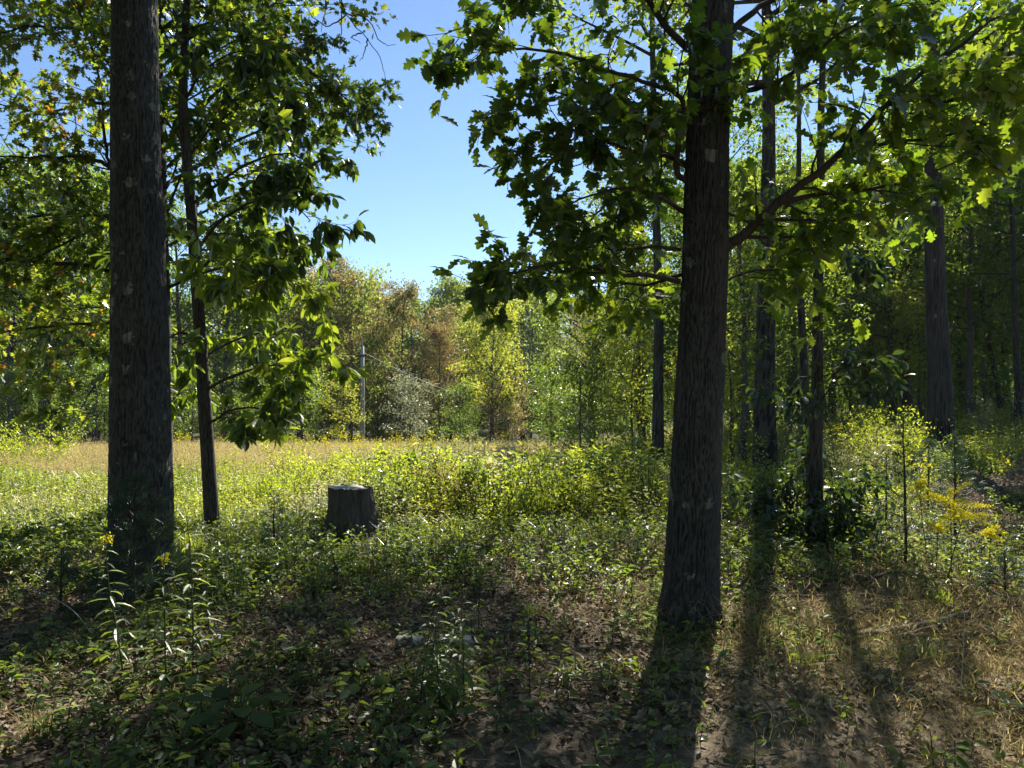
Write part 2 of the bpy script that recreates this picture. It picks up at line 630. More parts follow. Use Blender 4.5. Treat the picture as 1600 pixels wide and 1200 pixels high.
M['cover'] = leaf_mat('ground_cover_leaf', [(.045, .08, .028), (.07, .115, .038), (.11, .155, .045)], [(.20, .30, .03), (.32, .43, .035), (.50, .56, .05)], 0.48, 0.16)
M['bluecover'] = leaf_mat('blue_green_leaf', [(.05, .085, .045), (.08, .12, .06), (.11, .15, .07)], [(.16, .24, .06), (.22, .30, .08), (.30, .38, .10)], 0.42, 0.0)
M['pale'] = leaf_mat('pale_weed_leaf', [(.12, .14, .06), (.19, .20, .09), (.28, .26, .14)], [(.40, .44, .12), (.54, .55, .20), (.66, .62, .30)], 0.48, 0.10)
M['straw'] = leaf_mat('dry_grass', [(.29, .215, .085), (.40, .305, .135), (.50, .40, .20)], [(.46, .375, .13), (.60, .495, .19), (.70, .59, .27)], 0.42, 0.0)
M['green_grass'] = leaf_mat('green_grass', [(.10, .15, .03), (.15, .20, .04), (.24, .27, .08)], [(.46, .60, .03), (.62, .74, .05), (.76, .80, .15)], 0.52, 0.08)
M['litter'] = leaf_mat('fallen_leaf', [(.10, .068, .042), (.20, .138, .084), (.33, .24, .15), (.48, .37, .245)], [(.10, .055, .02), (.14, .085, .035), (.18, .12, .05), (.22, .16, .08)], 0.15, 0.04, rough=0.6, rand=0.9)
M['litter_bright'] = leaf_mat('bright_fallen_leaf', [(.35, .06, .03), (.50, .22, .03), (.55, .38, .05)], [(.4, .08, .03), (.5, .25, .03), (.6, .4, .05)], 0.2, 0.05, rand=1.0)
M['gold'] = leaf_mat('goldenrod_flower', [(.60, .52, .03), (.72, .64, .035), (.80, .74, .06)], [(.60, .53, .02), (.72, .64, .025), (.78, .72, .05)], 0.4, 0.0)
M['stem'] = leaf_mat('green_stem', [(.06, .08, .03), (.08, .09, .035), (.12, .10, .05)], [(.08, .10, .03), (.10, .12, .04), (.14, .14, .05)], 0.2, 0.05)
M['bark_l'] = bark_mat('furrowed_bark', (.028, .0275, .027), (.068, .067, .065), 0.75, 1.0)
M['bark_r'] = bark_mat('ridged_bark', (.028, .0275, .027), (.068, .067, .065), 0.8, 1.0)
M['bark_m'] = bark_mat('mid_bark', (.028, .025, .023), (.085, .077, .070), 0.5, 0.8)
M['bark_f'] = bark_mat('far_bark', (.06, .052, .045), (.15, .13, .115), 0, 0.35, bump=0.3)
M['twig'] = bark_mat('twig_bark', (.035, .029, .024), (.085, .072, .06), 0, 1.6, bump=0.3)
M['deadwood'] = bark_mat('dead_wood', (.05, .042, .036), (.15, .125, .105), 0, 0.9)
M['stump'] = bark_mat('stump_bark', (.032, .028, .025), (.15, .135, .12), 0.35, 0.9)
M['pole'] = plain_mat('weathered_pole', [(.3, (.34, .33, .29)), (.7, (.50, .48, .43))], 5, 0.8, (12, 12, .6), 0.2)
M['wire'] = plain_mat('cable', [(.3, (.20, .20, .20)), (.7, (.26, .26, .26))], 5, 0.5)
M['iron'] = plain_mat('dark_iron', [(.3, (.03, .03, .03)), (.7, (.06, .06, .06))], 8, 0.6)
M['stone'] = plain_mat('field_stone', [(.3, (.26, .24, .21)), (.55, (.38, .35, .31)), (.75, (.48, .45, .40))], 14, 0.9, (1, 1, 1), 0.5)
M['dried'] = leaf_mat('dried_seed_stalk', [(.05, .038, .03), (.08, .06, .045), (.13, .10, .075)], [(.06, .045, .03)] * 3, 0.1, 0.03)

# ------------------------------------------------------------------ the ground
def meadow_mask(x, y):
    """1 where the meadow grows, 0 on the woodland floor."""
    edge = 7.7 + 0.5 * np.sin(x * 0.8) + (fbm(np.asarray(x) * 0.6, np.asarray(y) * 0.6, 0, 11) - .5) * 2.0
    edge = edge + 1.6 * sstep(0.6, 3.0, x) + 3.2 * sstep(3.5, 7.5, x)
    return sstep(-0.6, 0.7, np.asarray(y, float) - edge)

def dry_lit_mask(x, y):
    """Pale dry earth and straw right of the big oak, lightened as if sunlit."""
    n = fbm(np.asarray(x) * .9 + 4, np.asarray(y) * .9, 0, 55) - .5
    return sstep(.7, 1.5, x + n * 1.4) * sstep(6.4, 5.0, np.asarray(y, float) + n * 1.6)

def ground_material():
    m = bpy.data.materials.new('woodland_soil')
    m.use_nodes = True
    nt = m.node_tree
    L = nt.links.new
    bs = nt.nodes['Principled BSDF']
    bs.inputs['Roughness'].default_value = 0.95
    bs.inputs['Specular IOR Level'].default_value = 0.15
    tc = nt.nodes.new('ShaderNodeTexCoord')
    a = nt.nodes.new('ShaderNodeTexNoise')
    a.inputs['Scale'].default_value = 9
    a.inputs['Detail'].default_value = 9
    a.inputs['Roughness'].default_value = 0.7
    L(tc.outputs['Object'], a.inputs['Vector'])
    v = nt.nodes.new('ShaderNodeTexVoronoi')
    v.inputs['Scale'].default_value = 26
    L(tc.outputs['Object'], v.inputs['Vector'])
    sp = nt.nodes.new('ShaderNodeSeparateColor')
    L(v.outputs['Color'], sp.inputs[0])
    ad = nt.nodes.new('ShaderNodeMath')
    ad.operation = 'MULTIPLY_ADD'
    ad.inputs[1].default_value = 0.35
    L(sp.outputs[0], ad.inputs[0])
    sub = nt.nodes.new('ShaderNodeMath')
    sub.operation = 'SUBTRACT'
    L(a.outputs[0], sub.inputs[0])
    sub.inputs[1].default_value = 0.17
    L(sub.outputs[0], ad.inputs[2])
    soil = _ramp(nt, [(0.25, (.05, .038, .028)), (0.5, (.11, .085, .060)), (0.8, (.22, .175, .125))])
    L(ad.outputs[0], soil.inputs[0])
    mead = _ramp(nt, [(0.3, (.045, .052, .022)), (0.55, (.085, .085, .035)), (0.75, (.17, .14, .07))])
    L(a.outputs[0], mead.inputs[0])
    at_ = nt.nodes.new('ShaderNodeAttribute')
    at_.attribute_name = 'tone'
    mx = nt.nodes.new('ShaderNodeMix')
    mx.data_type = 'RGBA'
    L(at_.outputs['Fac'], mx.inputs[0])
    L(soil.outputs[0], mx.inputs[6])
    L(mead.outputs[0], mx.inputs[7])
    dry = _ramp(nt, [(0.25, (.12, .092, .062)), (0.5, (.21, .165, .112)), (0.8, (.34, .275, .195))])  # dry earth, its colour raised to make up for missing sun
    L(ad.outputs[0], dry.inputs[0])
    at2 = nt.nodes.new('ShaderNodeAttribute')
    at2.attribute_name = 'dry_lit_earth'
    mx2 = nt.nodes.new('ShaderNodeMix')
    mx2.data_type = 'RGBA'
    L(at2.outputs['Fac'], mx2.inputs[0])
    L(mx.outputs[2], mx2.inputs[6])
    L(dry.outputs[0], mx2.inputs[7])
    L(mx2.outputs[2], bs.inputs['Base Color'])
    bp = nt.nodes.new('ShaderNodeBump')
    bp.inputs['Strength'].default_value = 0.8
    bp.inputs['Distance'].default_value = 0.04
    L(ad.outputs[0], bp.inputs['Height'])
    L(bp.outputs[0], bs.inputs['Normal'])
    return m

def build_ground():
    u = np.linspace(-1, 1, 181)
    xs = np.sinh(u * 5.4) / np.sinh(5.4) * 900
    v = np.linspace(-0.62, 1, 231)
    ys = np.sinh(v * 5.4) / np.sinh(5.4) * 1400 + 4
    X, Y = np.meshgrid(xs, ys)
    Z = ground_z(X, Y)
    V = np.stack([X, Y, Z], -1).reshape(-1, 3)
    nx = len(xs)
    i = np.arange(len(ys) - 1)[:, None] * nx
    j = np.arange(nx - 1)[None]
    F = np.stack([i + j, i + j + 1, i + nx + j + 1, i + nx + j], -1).reshape(-1, 4)
    mb = MB()
    mb.add(V, F, 0, meadow_mask(V[:, 0], V[:, 1]))
    gm = mb.mesh('ground', [ground_material()], smooth=True)
    gm.attributes.new('dry_lit_earth', 'FLOAT', 'POINT').data.foreach_set('value', dry_lit_mask(V[:, 0], V[:, 1]).astype(np.float32))
    o = ob('ground', gm)
    tag(o, 'brown woodland floor running out into the sloping meadow', None, None, 'structure')

build_ground()

# ------------------------------------------------------------------ trees: builders
def bark_trunk(mb, pts, rad, nu, nv, amp, seed, z_flare=0.5, flare=0.35, lobes=5, mat=0, cell=0.03, tall=0.22):
    """Trunk with real furrows: rings along a smooth path, radius broken up by stretched ridged noise."""
    P = smooth_path(pts, 12)
    d = np.concatenate([[0], np.cumsum(np.linalg.norm(np.diff(P, axis=0), axis=1))])
    t = np.linspace(0, d[-1], nv)
    C = np.stack([np.interp(t, d, P[:, k]) for k in range(3)], -1)
    R0 = np.interp(t, np.linspace(0, d[-1], len(rad)), rad)
    th = np.linspace(0, 2 * math.pi, nu, endpoint=False)
    TH, H = np.meshgrid(th, t)
    R = np.repeat(R0[:, None], nu, 1)
    fl = np.exp(-H / z_flare)
    ph = seed * 1.7
    R = R * (1 + flare * fl * (0.55 + 0.45 * np.sin(lobes * TH + ph) * np.exp(-H / (z_flare * 1.2)) + 0.25 * np.sin((lobes - 2) * TH + ph * 2)))
    R = R * (1 + 0.09 * (fbm(np.cos(TH) * 1.2 + 9, np.sin(TH) * 1.2, H * 1.3, seed + 4) - .5) + 0.05 * (fbm(np.cos(TH) * 3, np.sin(TH) * 3, H * 5, seed + 6, 2) - .5))
    N = max(7, int(round(2 * math.pi * float(R0.mean()) / cell)))
    ca, sa = np.cos(TH), np.sin(TH)
    k_ = N / 7.0
    u1 = N * TH / (2 * math.pi) + 2.4 * fbm(ca * k_ + 11, sa * k_, H / tall, seed, 3)
    u2 = int(N * 1.35) * TH / (2 * math.pi) + 3.0 * fbm(ca * k_ * 1.3 + 31, sa * k_ * 1.3, H / tall * 1.5, seed + 5, 3)
    r1 = np.abs(np.sin(math.pi * u1)) ** .75
    r2 = np.abs(np.sin(math.pi * u2)) ** .75
    w_ = sstep(.35, .65, fbm(ca * 2 + 3, sa * 2, H / tall * .5, seed + 7, 2))
    rid = r1 * (1 - w_) + r2 * w_
    crack = sstep(.62, .80, noise(ca * k_ * 3, sa * k_ * 3, H / (tall * .22), seed + 9))
    rid = rid * (1 - .45 * crack) + .22 * (fbm(ca * N * .5, sa * N * .5, H / .02, seed + 3, 2) - .5)
    rid = rid * (.7 + .5 * fbm(ca * 2.2, sa * 2.2, H * 3, seed + 13, 2))
    R = R + amp * (rid - 0.6)
    tone = np.clip((rid - 0.15) / 0.8, 0, 1)
    V = np.stack([C[:, 0:1] + np.cos(TH) * R, C[:, 1:2] + np.sin(TH) * R, C[:, 2:3] + 0 * R], -1).reshape(-1, 3)
    i = np.arange(nv - 1)[:, None] * nu
    j = np.arange(nu)[None]
    k = (j + 1) % nu
    F = np.stack([i + j, i + k, i + nu + k, i + nu + j], -1).reshape(-1, 4)
    mb.add(V, F, mat, tone.ravel())
    return C, R0

class Foliage:
    """Leaf placements gathered before they are stamped (all in world coordinates)."""
    def __init__(self):
        self.pos, self.ax, self.nr, self.sc, self.tn = [], [], [], [], []

    def twig(self, r, path, n, size, droop=0.35, spread=0.9, tone=0.5, tone_sd=0.3, start=0.2):
        P = np.asarray(path)
        t = r.uniform(start, 1.0, n) ** 0.75 * (len(P) - 1)
        i = np.minimum(t.astype(int), len(P) - 2)
        f = (t - i)[:, None]
        pos = P[i] * (1 - f) + P[i + 1] * f
        tan = norm(P[i + 1] - P[i])
        ax = norm(tan * 0.6 + r.normal(0, spread, (n, 3)) * 0.7 + np.array((0, 0, -droop)))
        nr = norm(np.array((0, 0, 1.0)) + r.normal(0, 0.55, (n, 3)))
        self.pos.append(pos + ax * size * 0.1)
        self.ax.append(ax)
        self.nr.append(nr)
        self.sc.append(size * r.uniform(0.65, 1.2, n))
        self.tn.append(np.clip(r.normal(tone, tone_sd, n), 0, 1))

    def arrays(self):
        return (np.concatenate(self.pos), np.concatenate(self.ax), np.concatenate(self.nr), np.concatenate(self.sc), np.concatenate(self.tn))

def limb(r, wood, fol, path, r0, r1, leaf, shoots_per_m=3.0, shoot_len=(0.4, 0.9), twigs=4, twig_len=(0.18, 0.42), leaves=7,
         droop=0.35, lift=0.02, tone=0.5, start=0.15, sides=7, mat=0):
    """One bough: its own tube, side shoots, twigs on those, and leaves on the twigs."""
    P = smooth_path(path, 4)
    n = len(P)
    P[1:-1] += r.normal(0, r0 * 0.25, (n - 2, 3))
    rad = np.linspace(r0, r1, n)
    tube(wood, P, rad, sides, mat, 0.5)
    L = np.linalg.norm(np.diff(P, axis=0), axis=1).sum()
    ns = max(2, int(L * shoots_per_m))
    for s in range(ns):
        t = (start + (1 - start) * (s + r.uniform(0, 1)) / ns) * (n - 1)
        i = min(int(t), n - 2)
        p = P[i] + (P[i + 1] - P[i]) * (t - i)
        tan = norm(P[i + 1] - P[i])
        side = norm(np.cross(tan, r.normal(0, 1, 3)))
        d = tan * 0.7 + side * r.uniform(0.5, 1.1)
        d[2] *= 0.6
        sl = r.uniform(*shoot_len) * (1.15 - 0.4 * t / n)
        Q = shoot(r, p, d, sl, 4, 0.16, lift)
        sr = max(0.003, rad[i] * 0.42)
        tube(wood, Q, np.linspace(sr, 0.0025, len(Q)), 4, mat, 0.5)
        fol.twig(r, Q, max(2, leaves // 2), leaf, droop, tone=tone, start=0.5)
        for w in range(twigs):
            q = r.uniform(0.25, 1.0) * (len(Q) - 1)
            k = min(int(q), len(Q) - 2)
            b = Q[k] + (Q[k + 1] - Q[k]) * (q - k)
            dd = norm(Q[k + 1] - Q[k]) * 0.6 + r.normal(0, 0.55, 3)
            dd[2] = dd[2] * 0.7 - droop * 0.25
            S = shoot(r, b, dd, r.uniform(*twig_len), 3, 0.2, -0.02)
            tube(wood, S, np.linspace(min(sr, .004), 0.0018, len(S)), 3, mat, 0.5, cap=False)
            fol.twig(r, S, leaves, leaf, droop, tone=tone)

def stamp_leaves(mb, fol, tm, mat=0, skip=None):
    pos, ax, nr, sc, tn = fol.arrays()
    keep = np.ones(len(pos), bool)
    if skip is not None:
        keep[skip] = False
    stamp(mb, tm, pos[keep], frames(ax, nr)[keep], sc[keep], mat, tn[keep])

def leaf_objects(fol, tm, mat, root, base, count, name='leaf', margin=30):
    """The leaves that show largest in the photo become objects of their own; returns their indices."""
    pos, ax, nr, sc, tn = fol.arrays()
    rel = pos - np.array((0, 0, CAM_Z))
    px = 800 + RES_F * rel[:, 0] / np.maximum(rel[:, 1], .1)
    py = 620 - RES_F * rel[:, 2] / np.maximum(rel[:, 1], .1)
    vis = (px > -margin) & (px < 1600 + margin) & (py > -margin) & (py < 1230) & (rel[:, 1] > 0.5)
    Rm = frames(ax, nr)
    view = norm(rel)
    facing = np.abs(np.sum(Rm[:, :, 2] * view, -1))
    size = np.where(vis, sc * (0.3 + facing) / np.maximum(rel[:, 1], .1), -1)
    idx = np.argsort(-size)[:count]
    meshes = []
    for tone in (0.12, 0.37, 0.62, 0.85, 1.0):
        mb = MB()
        mb.add(tm['V'], tm['F'], 0, tone)
        meshes.append(mb.mesh(name, [mat]))
    for i in idx:
        o = bpy.data.objects.new(name, meshes[4 if tn[i] > .97 and mat is M['oak_left'] else min(3, int(tn[i] * 4))])
        m4 = Matrix(Rm[i].tolist()).to_4x4() @ Matrix.Scale(float(sc[i]), 4)
        m4.translation = Vector(pos[i] - base)
        o.matrix_basis = m4
        o.parent = root
        col.objects.link(o)
    return idx

def crown_tree(r, H, base_h, R, trunk_r, n_main, n_leaf, leaf, droop=0.3, top_shape=0.6, wander=.006, lift=0.05, lean=(0, 0), wood_mat=0, sub=6, sigma=0.20,
               sides=9, trunk=True, gap=0.0, tone=0.5):
    """A whole broadleaf tree at the origin: trunk, boughs, sub-boughs, and clumps of leaves round these."""
    wood, fol = MB(), Foliage()
    k = 9
    zz = np.linspace(-0.15, H * 0.93, k)
    tp = np.stack([lean[0] * (zz / H) + np.cumsum(r.normal(0, H * wander, k)), lean[1] * (zz / H) + np.cumsum(r.normal(0, H * wander, k)), zz], -1)
    tp[0, :2] = 0
    tp[1, :2] *= 0.3
    tr = trunk_r * (1 - 0.9 * (zz / H).clip(0, 1)) + 0.012
    tr[0] *= 1.35
    P = smooth_path(tp, 3)
    if trunk:
        tube(wood, P, np.interp(np.linspace(0, 1, len(P)), np.linspace(0, 1, k), tr), sides, wood_mat)
    ncl = n_main * sub
    per = max(3, int(n_leaf / ncl))
    for b in range(n_main):
        f = (b + r.uniform(0, 1)) / n_main
        z = base_h + (H * 0.93 - base_h) * f
        p = np.array([np.interp(z, tp[:, 2], tp[:, q]) for q in range(3)])
        prof = math.sqrt(max(.08, 1 - ((f - .42) / .62) ** 2))
        ln = R * max(0.22, prof) * r.uniform(0.7, 1.15)
        a = b * 2.399 + r.uniform(-.5, .5)
        up = r.uniform(0.1, 0.5) + f * 0.9
        Q = shoot(r, p, (math.cos(a), math.sin(a), up), ln, 5, 0.14, lift)
        br = max(0.01, trunk_r * 0.36 * (1 - 0.7 * f))
        tube(wood, Q, np.linspace(br, br * 0.25, len(Q)), 5, wood_mat)
        for s in range(sub):
            if r.uniform() < gap:
                continue
            q = r.uniform(0.3, 1.0) * (len(Q) - 1)
            i = min(int(q), len(Q) - 2)
            c = Q[i] + (Q[i + 1] - Q[i]) * (q - i)
            d = norm(Q[i + 1] - Q[i]) * .6 + r.normal(0, 0.6, 3)
            S = shoot(r, c, d, ln * r.uniform(0.22, 0.45), 3, 0.2, 0.0)
            tube(wood, S, np.linspace(br * .3, 0.004, len(S)), 3, wood_mat, cap=False)
            m = per
            t = r.uniform(0.1, 1.0, m) * (len(S) - 1)
            ii = np.minimum(t.astype(int), len(S) - 2)
            pos = S[ii] + (S[ii + 1] - S[ii]) * (t - ii)[:, None] + r.normal(0, sigma, (m, 3)) * np.array((1, 1, .7))
            fol.pos.append(pos)
            fol.ax.append(norm(r.normal(0, 1, (m, 3)) + np.array((0, 0, -droop))))
            fol.nr.append(norm(r.normal(0, .75, (m, 3)) + np.array((0, 0, 1.0))))
            fol.sc.append(leaf * r.uniform(0.6, 1.25, m))
            fol.tn.append(np.clip(r.normal(tone, 0.19) + r.normal(0, 0.09, m), 0, 1))
    return wood, fol, tp

def needle_spray(r, n, length, spread=0.7, w=0.012):
    """A tuft of pine needles about +Y."""
    V, F = [], []
    for i in range(n):
        d = norm(np.array((r.normal(0, spread), 1.0, r.normal(0, spread))))
        s = norm(np.cross(d, r.normal(0, 1, 3))) * w * length
        b = np.array((0, r.uniform(0, 0.5) * length, 0))
        l = length * r.uniform(.7, 1.1)
        k = len(V)
        V += [b - s, b + s, b + d * l + np.array((0, 0, -.06 * length))]
        F += [(k, k + 1, k + 2)]
    return tmpl(V, F)

def pine_tree(r, H, base_h, R, trunk_r, whorls, per, needle, tufts, spray, wood_mat=0, sparse=0.0):
    wood = MB()
    leaves = MB()
    zz = np.linspace(-0.1, H, 8)
    P = np.stack([np.cumsum(r.normal(0, H * 0.003, 8)), np.cumsum(r.normal(0, H * 0.003, 8)), zz], -1)
    P[0, :2] = 0
    tube(wood, P, trunk_r * (1 - 0.95 * (zz / H).clip(0, 1)) + 0.004, 8, wood_mat)
    pos, ax, sc, tn = [], [], [], []
    for wv in range(whorls):
        f = wv / max(1, whorls - 1)
        z = base_h + (H - base_h) * f ** 0.9 * 0.98
        c = np.array([np.interp(z, zz, P[:, q]) for q in range(3)])
        for b in range(per):
            if r.uniform() < sparse:
                continue
            a = b * 2 * math.pi / per + wv * 1.1 + r.uniform(-.4, .4)
            ln = R * (1 - f * 0.92) * r.uniform(.65, 1.15)
            Q = shoot(r, c, (math.cos(a), math.sin(a), r.uniform(.05, .35) + f * .6), ln, 4, 0.1, 0.06)
            tube(wood, Q, np.linspace(max(.003, trunk_r * .16 * (1 - f * .7)), .002, len(Q)), 4, wood_mat, cap=False)
            for s in range(max(1, int(round(tufts * (ln / R) * 1.2)))):
                q = r.uniform(0.25, 1.0) * (len(Q) - 1)
                i = min(int(q), len(Q) - 2)
                pt = Q[i] + (Q[i + 1] - Q[i]) * (q - i)
                d = norm(norm(Q[i + 1] - Q[i]) + r.normal(0, .45, 3) * np.array((1, 1, .5)))
                off = d * r.uniform(0, 0.22) * ln
                pos.append(pt + off)
                ax.append(d)
                sc.append(needle * r.uniform(.75, 1.2))
                tn.append(r.uniform(0.1, 0.9))
        if f > 0.9:
            pos.append(c + np.array((0, 0, 0.02)))
            ax.append(np.array((0, 0.05, 1.0)))
            sc.append(needle)
            tn.append(.5)
    ax = np.array(ax)
    stamp(leaves, spray, np.array(pos), frames(ax, norm(r.normal(0, .3, ax.shape) + np.array((0, .01, 1.0)) + (np.abs(ax[:, 2:3]) > .95) * np.array((0, 1.0, 0)))), np.array(sc), 0, np.array(tn))
    return wood, leaves

# ------------------------------------------------------------------ the near trees
def px_path(pts):
    return np.array([at(*p) for p in pts])

# --- big trunk on the left
def build_left_trunk():
    r = np.random.default_rng(1)
    Y = 6.0
    base = at(218, 930, Y)
    base[2] = float(ground_z(base[0], Y))
    root = empty('oak_tree', base, 'thick dark straight trunk with lichen spots, left front, bare of low branches', 'tree')
    ys = [800, 600, 400, 200, 0, -220, -500]
    cs = [220, 219, 216, 212, 210, 207, 204]
    ws = [91, 85, 77, 69, 65, 60, 52]
    pts = [base - np.array((0, 0, .12)), base + np.array((0, 0, .12))] + [at(c, y, Y) for c, y in zip(cs, ys)]
    rad_y = [w / 2 / RES_F * Y for w in ws]
    P = np.array(pts)
    d = np.concatenate([[0], np.cumsum(np.linalg.norm(np.diff(P, axis=0), axis=1))])
    rad = np.interp(np.linspace(0, d[-1], 60), d, [0.235, 0.232] + rad_y)
    mb = MB()
    bark_trunk(mb, pts, rad, 150, 400, 0.019, 31, 0.22, 0.34, 5, cell=0.021, tall=0.12)
    top = P[-1]
    up = shoot(r, top, (0, 0, 1), 5.0, 6, 0.05, 0.1)
    tube(mb, up, np.linspace(rad[-1], 0.05, len(up)), 14)
    ob('trunk', mb.mesh('trunk', [M['bark_l']], base, True), root)
    wood, fol, tp = crown_tree(r, 7.5, 0.8, 3.4, 0.10, 16, 4200, 0.15, sub=7, sigma=.26, trunk=False, gap=.1)
    off = top - base + np.array((0, 0, -0.4))
    ob('bough', wood.mesh('boughs', [M['twig']]), root, off)
    lv = MB()
    stamp_leaves(lv, fol, ELL)
    ob('crown', lv.mesh('crown', [M['oak_left']]), root, off)
    # bare hanging twigs that show against the sky
    tw = MB()
    for path in ([(470, -120, 6.6), (520, -40, 6.7), (540, 20, 6.7), (575, 60, 6.7), (598, 100, 6.8), (601, 128, 6.8)],
                 [(525, -30, 6.7), (533, 20, 6.7), (534, 55, 6.7), (531, 85, 6.7)],
                 [(505, -60, 6.7), (508, 10, 6.7), (502, 50, 6.7)],
                 [(540, 20, 6.7), (575, 30, 6.8), (597, 68, 6.8), (618, 70, 6.8)],
                 [(540, 24, 6.7), (515, 40, 6.6), (490, 28, 6.6), (480, 12, 6.6)],
                 [(575, 60, 6.7), (570, 80, 6.7), (562, 95, 6.7)],
                 [(565, 52, 6.7), (550, 58, 6.7), (563, 68, 6.6)]):
        Q = smooth_path(px_path(path), 4)
        Q[1:-1] += r.normal(0, .006, Q[1:-1].shape)
        tube(tw, Q, np.linspace(.007, .0022, len(Q)), 5)
    Q = smooth_path(np.array([up[1], at(330, -330, 6.3), at(470, -120, 6.6)]), 6)
    tube(tw, Q, np.linspace(.03, .007, len(Q)), 6)
    ob('dead_branch', tw.mesh('dead_branch', [M['twig']], base), root)

build_left_trunk()

# --- the oak just behind it, whose boughs fill the upper left
def build_left_oak():
    r = np.random.default_rng(2)
    Y = 9.6
    base = gp(at(243, 800, Y)[0], Y)
    root = empty('oak_tree', base, 'leafy oak with orange-tinged lobed leaves behind the thick left trunk', 'tree')
    wood, fol = MB(), Foliage()
    pts = [base - np.array((0, 0, .15)), base + np.array((0, 0, .3))] + [at(c, y, Y) for c, y in ((243, 600), (240, 400), (236, 200), (232, 0), (235, -300), (232, -500))]
    tr = MB()
    bark_trunk(tr, pts, np.array([.20, .19, .18, .165, .15, .13, .10, .06]), 72, 160, .012, 44, .3, .2, 5)
    ob('trunk', tr.mesh('trunk', [M['bark_m']], base, True), root)
    L = [
        ([(235, 445, 9.6), (150, 418, 9.3), (95, 411, 9.0), (30, 408, 8.8), (-60, 390, 8.7)], .032),
        ([(235, 320, 9.6), (178, 345, 9.4), (125, 368, 9.1), (90, 386, 8.9), (20, 420, 8.8)], .026),
        ([(235, 350, 9.6), (170, 338, 9.3), (100, 334, 9.0), (0, 342, 8.8), (-80, 330, 8.7)], .026),
        ([(235, 300, 9.6), (178, 266, 9.3), (150, 250, 9.2), (110, 244, 9.1), (20, 246, 8.9), (-70, 230, 8.8)], .036),
        ([(178, 266, 9.3), (165, 235, 9.2), (160, 170, 9.0), (150, 100, 8.9), (128, 30, 8.8), (110, -40, 8.8)], .022),
        ([(238, 500, 9.6), (150, 505, 9.3), (80, 510, 9.2), (0, 520, 9.0), (-50, 540, 9.0)], .024),
        ([(235, 180, 9.6), (150, 160, 9.9), (70, 175, 10.2), (-20, 160, 10.4)], .03),
        ([(235, 80, 9.6), (150, 50, 9.3), (60, 40, 9.0), (-30, 60, 8.8)], .03),
        ([(235, 0, 9.6), (140, -40, 9.4), (40, -30, 9.2), (-40, -60, 9.0)], .03),
        ([(240, 560, 9.6), (180, 575, 9.2), (150, 600, 8.8), (125, 640, 8.6)], .014),
        ([(240, 420, 9.6), (200, 470, 10.4), (140, 480, 11.2), (60, 450, 11.8)], .02),
        ([(238, 240, 9.6), (300, 180, 9.9), (360, 130, 10.1), (430, 120, 10.2), (500, 145, 10.1), (555, 148, 10.0)], .034),
        ([(236, 100, 9.6), (310, 50, 9.8), (380, 50, 9.9), (440, 85, 9.9), (495, 120, 9.9), (530, 175, 9.9)], .034),
        ([(236, 60, 9.6), (320, 10, 9.6), (400, 60, 9.5), (460, 100, 9.4), (515, 130, 9.3), (550, 165, 9.3)], .034),
        ([(238, 300, 9.6), (310, 260, 10.4), (390, 210, 10.9), (460, 200, 11.2), (525, 215, 11.4)], .03),
        ([(236, 150, 9.6), (290, 90, 10.6), (350, 60, 11.4), (420, 60, 11.8)], .028),
        ([(238, 380, 9.6), (300, 340, 10.5), (380, 300, 11.2), (460, 290, 11.6)], .026),
        ([(238, 60, 9.6), (270, -20, 8.8), (320, -10, 8.2), (390, 30, 8.0)], .024),
    ]
    for path, r0 in L:
        wood = MB()
        limb(r, wood, fol, px_path(path), r0, .006, .108, 5.6, (.4, .95), 5, (.18, .45), 10, .25, .01, tone=r.uniform(.02, .2) if path[-1][0] > 240 else r.uniform(.3, .6))  # right-hand boughs get darker leaves, canopy shade put into the tone
        ob('bough', wood.mesh('bough', [M['twig']], base), root)
    w2, f2, tp = crown_tree(r, 9.5, 2.9, 2.3, .06, 30, 9500, .11, sub=7, sigma=.15, trunk=False, gap=.1, tone=.25)
    sel = [base]
    for a in (f2.pos,):
        for k in range(len(a)):
            a[k] = a[k] + base
    ob('twigs', w2.mesh('twigs', [M['twig']]), root, kind='stuff')
    for k in range(len(f2.pos)):
        fol.pos.append(f2.pos[k]); fol.ax.append(f2.ax[k]); fol.nr.append(f2.nr[k]); fol.sc.append(f2.sc[k]); fol.tn.append(f2.tn[k])
    w4, f4, tp = crown_tree(r, 11.5, 5.2, 2.1, .06, 22, 4200, .13, sub=6, sigma=.17, trunk=False, gap=.1, tone=.45)
    off4 = np.array((-.7, 3.2, 0))
    ob('twigs', w4.mesh('twigs', [M['twig']]), root, off4, kind='stuff')
    for k in range(len(f4.pos)):
        f2.pos.append(f4.pos[k] + base + off4)
        fol.pos.append(f2.pos[-1]); fol.ax.append(f4.ax[k]); fol.nr.append(f4.nr[k]); fol.sc.append(f4.sc[k]); fol.tn.append(f4.tn[k])
    # a few boughs have turned orange
    pos, ax, nr, sc, tn = fol.arrays()
    for c, rad in ((at(452, 72, 9.8), .22), (at(120, 565, 9.0), .14), (at(40, 440, 8.9), .22), (at(20, 480, 8.9), .2), (at(140, 200, 9.0), .12), (at(545, 150, 9.9), .14), (at(85, 345, 9.0), .14), (at(285, 45, 9.8), .15)):
        hit = np.linalg.norm(pos - c, axis=1) < rad
        tn[hit & (r.uniform(0, 1, len(pos)) < .6)] = 1.0
    tn = np.where(tn < .97, np.minimum(tn, .9), tn)
    fol.tn = [tn]; fol.pos = [pos]; fol.ax = [ax]; fol.nr = [nr]; fol.sc = [sc]
    idx = leaf_objects(fol, PIN, M['oak_left'], root, base, 300)
    lv = MB()
    n_limb = len(pos) - sum(len(a) for a in f2.pos)
    every = np.arange(len(pos))
    stamp_leaves(lv, fol, STAR, 0, np.union1d(idx, every[n_limb:]))
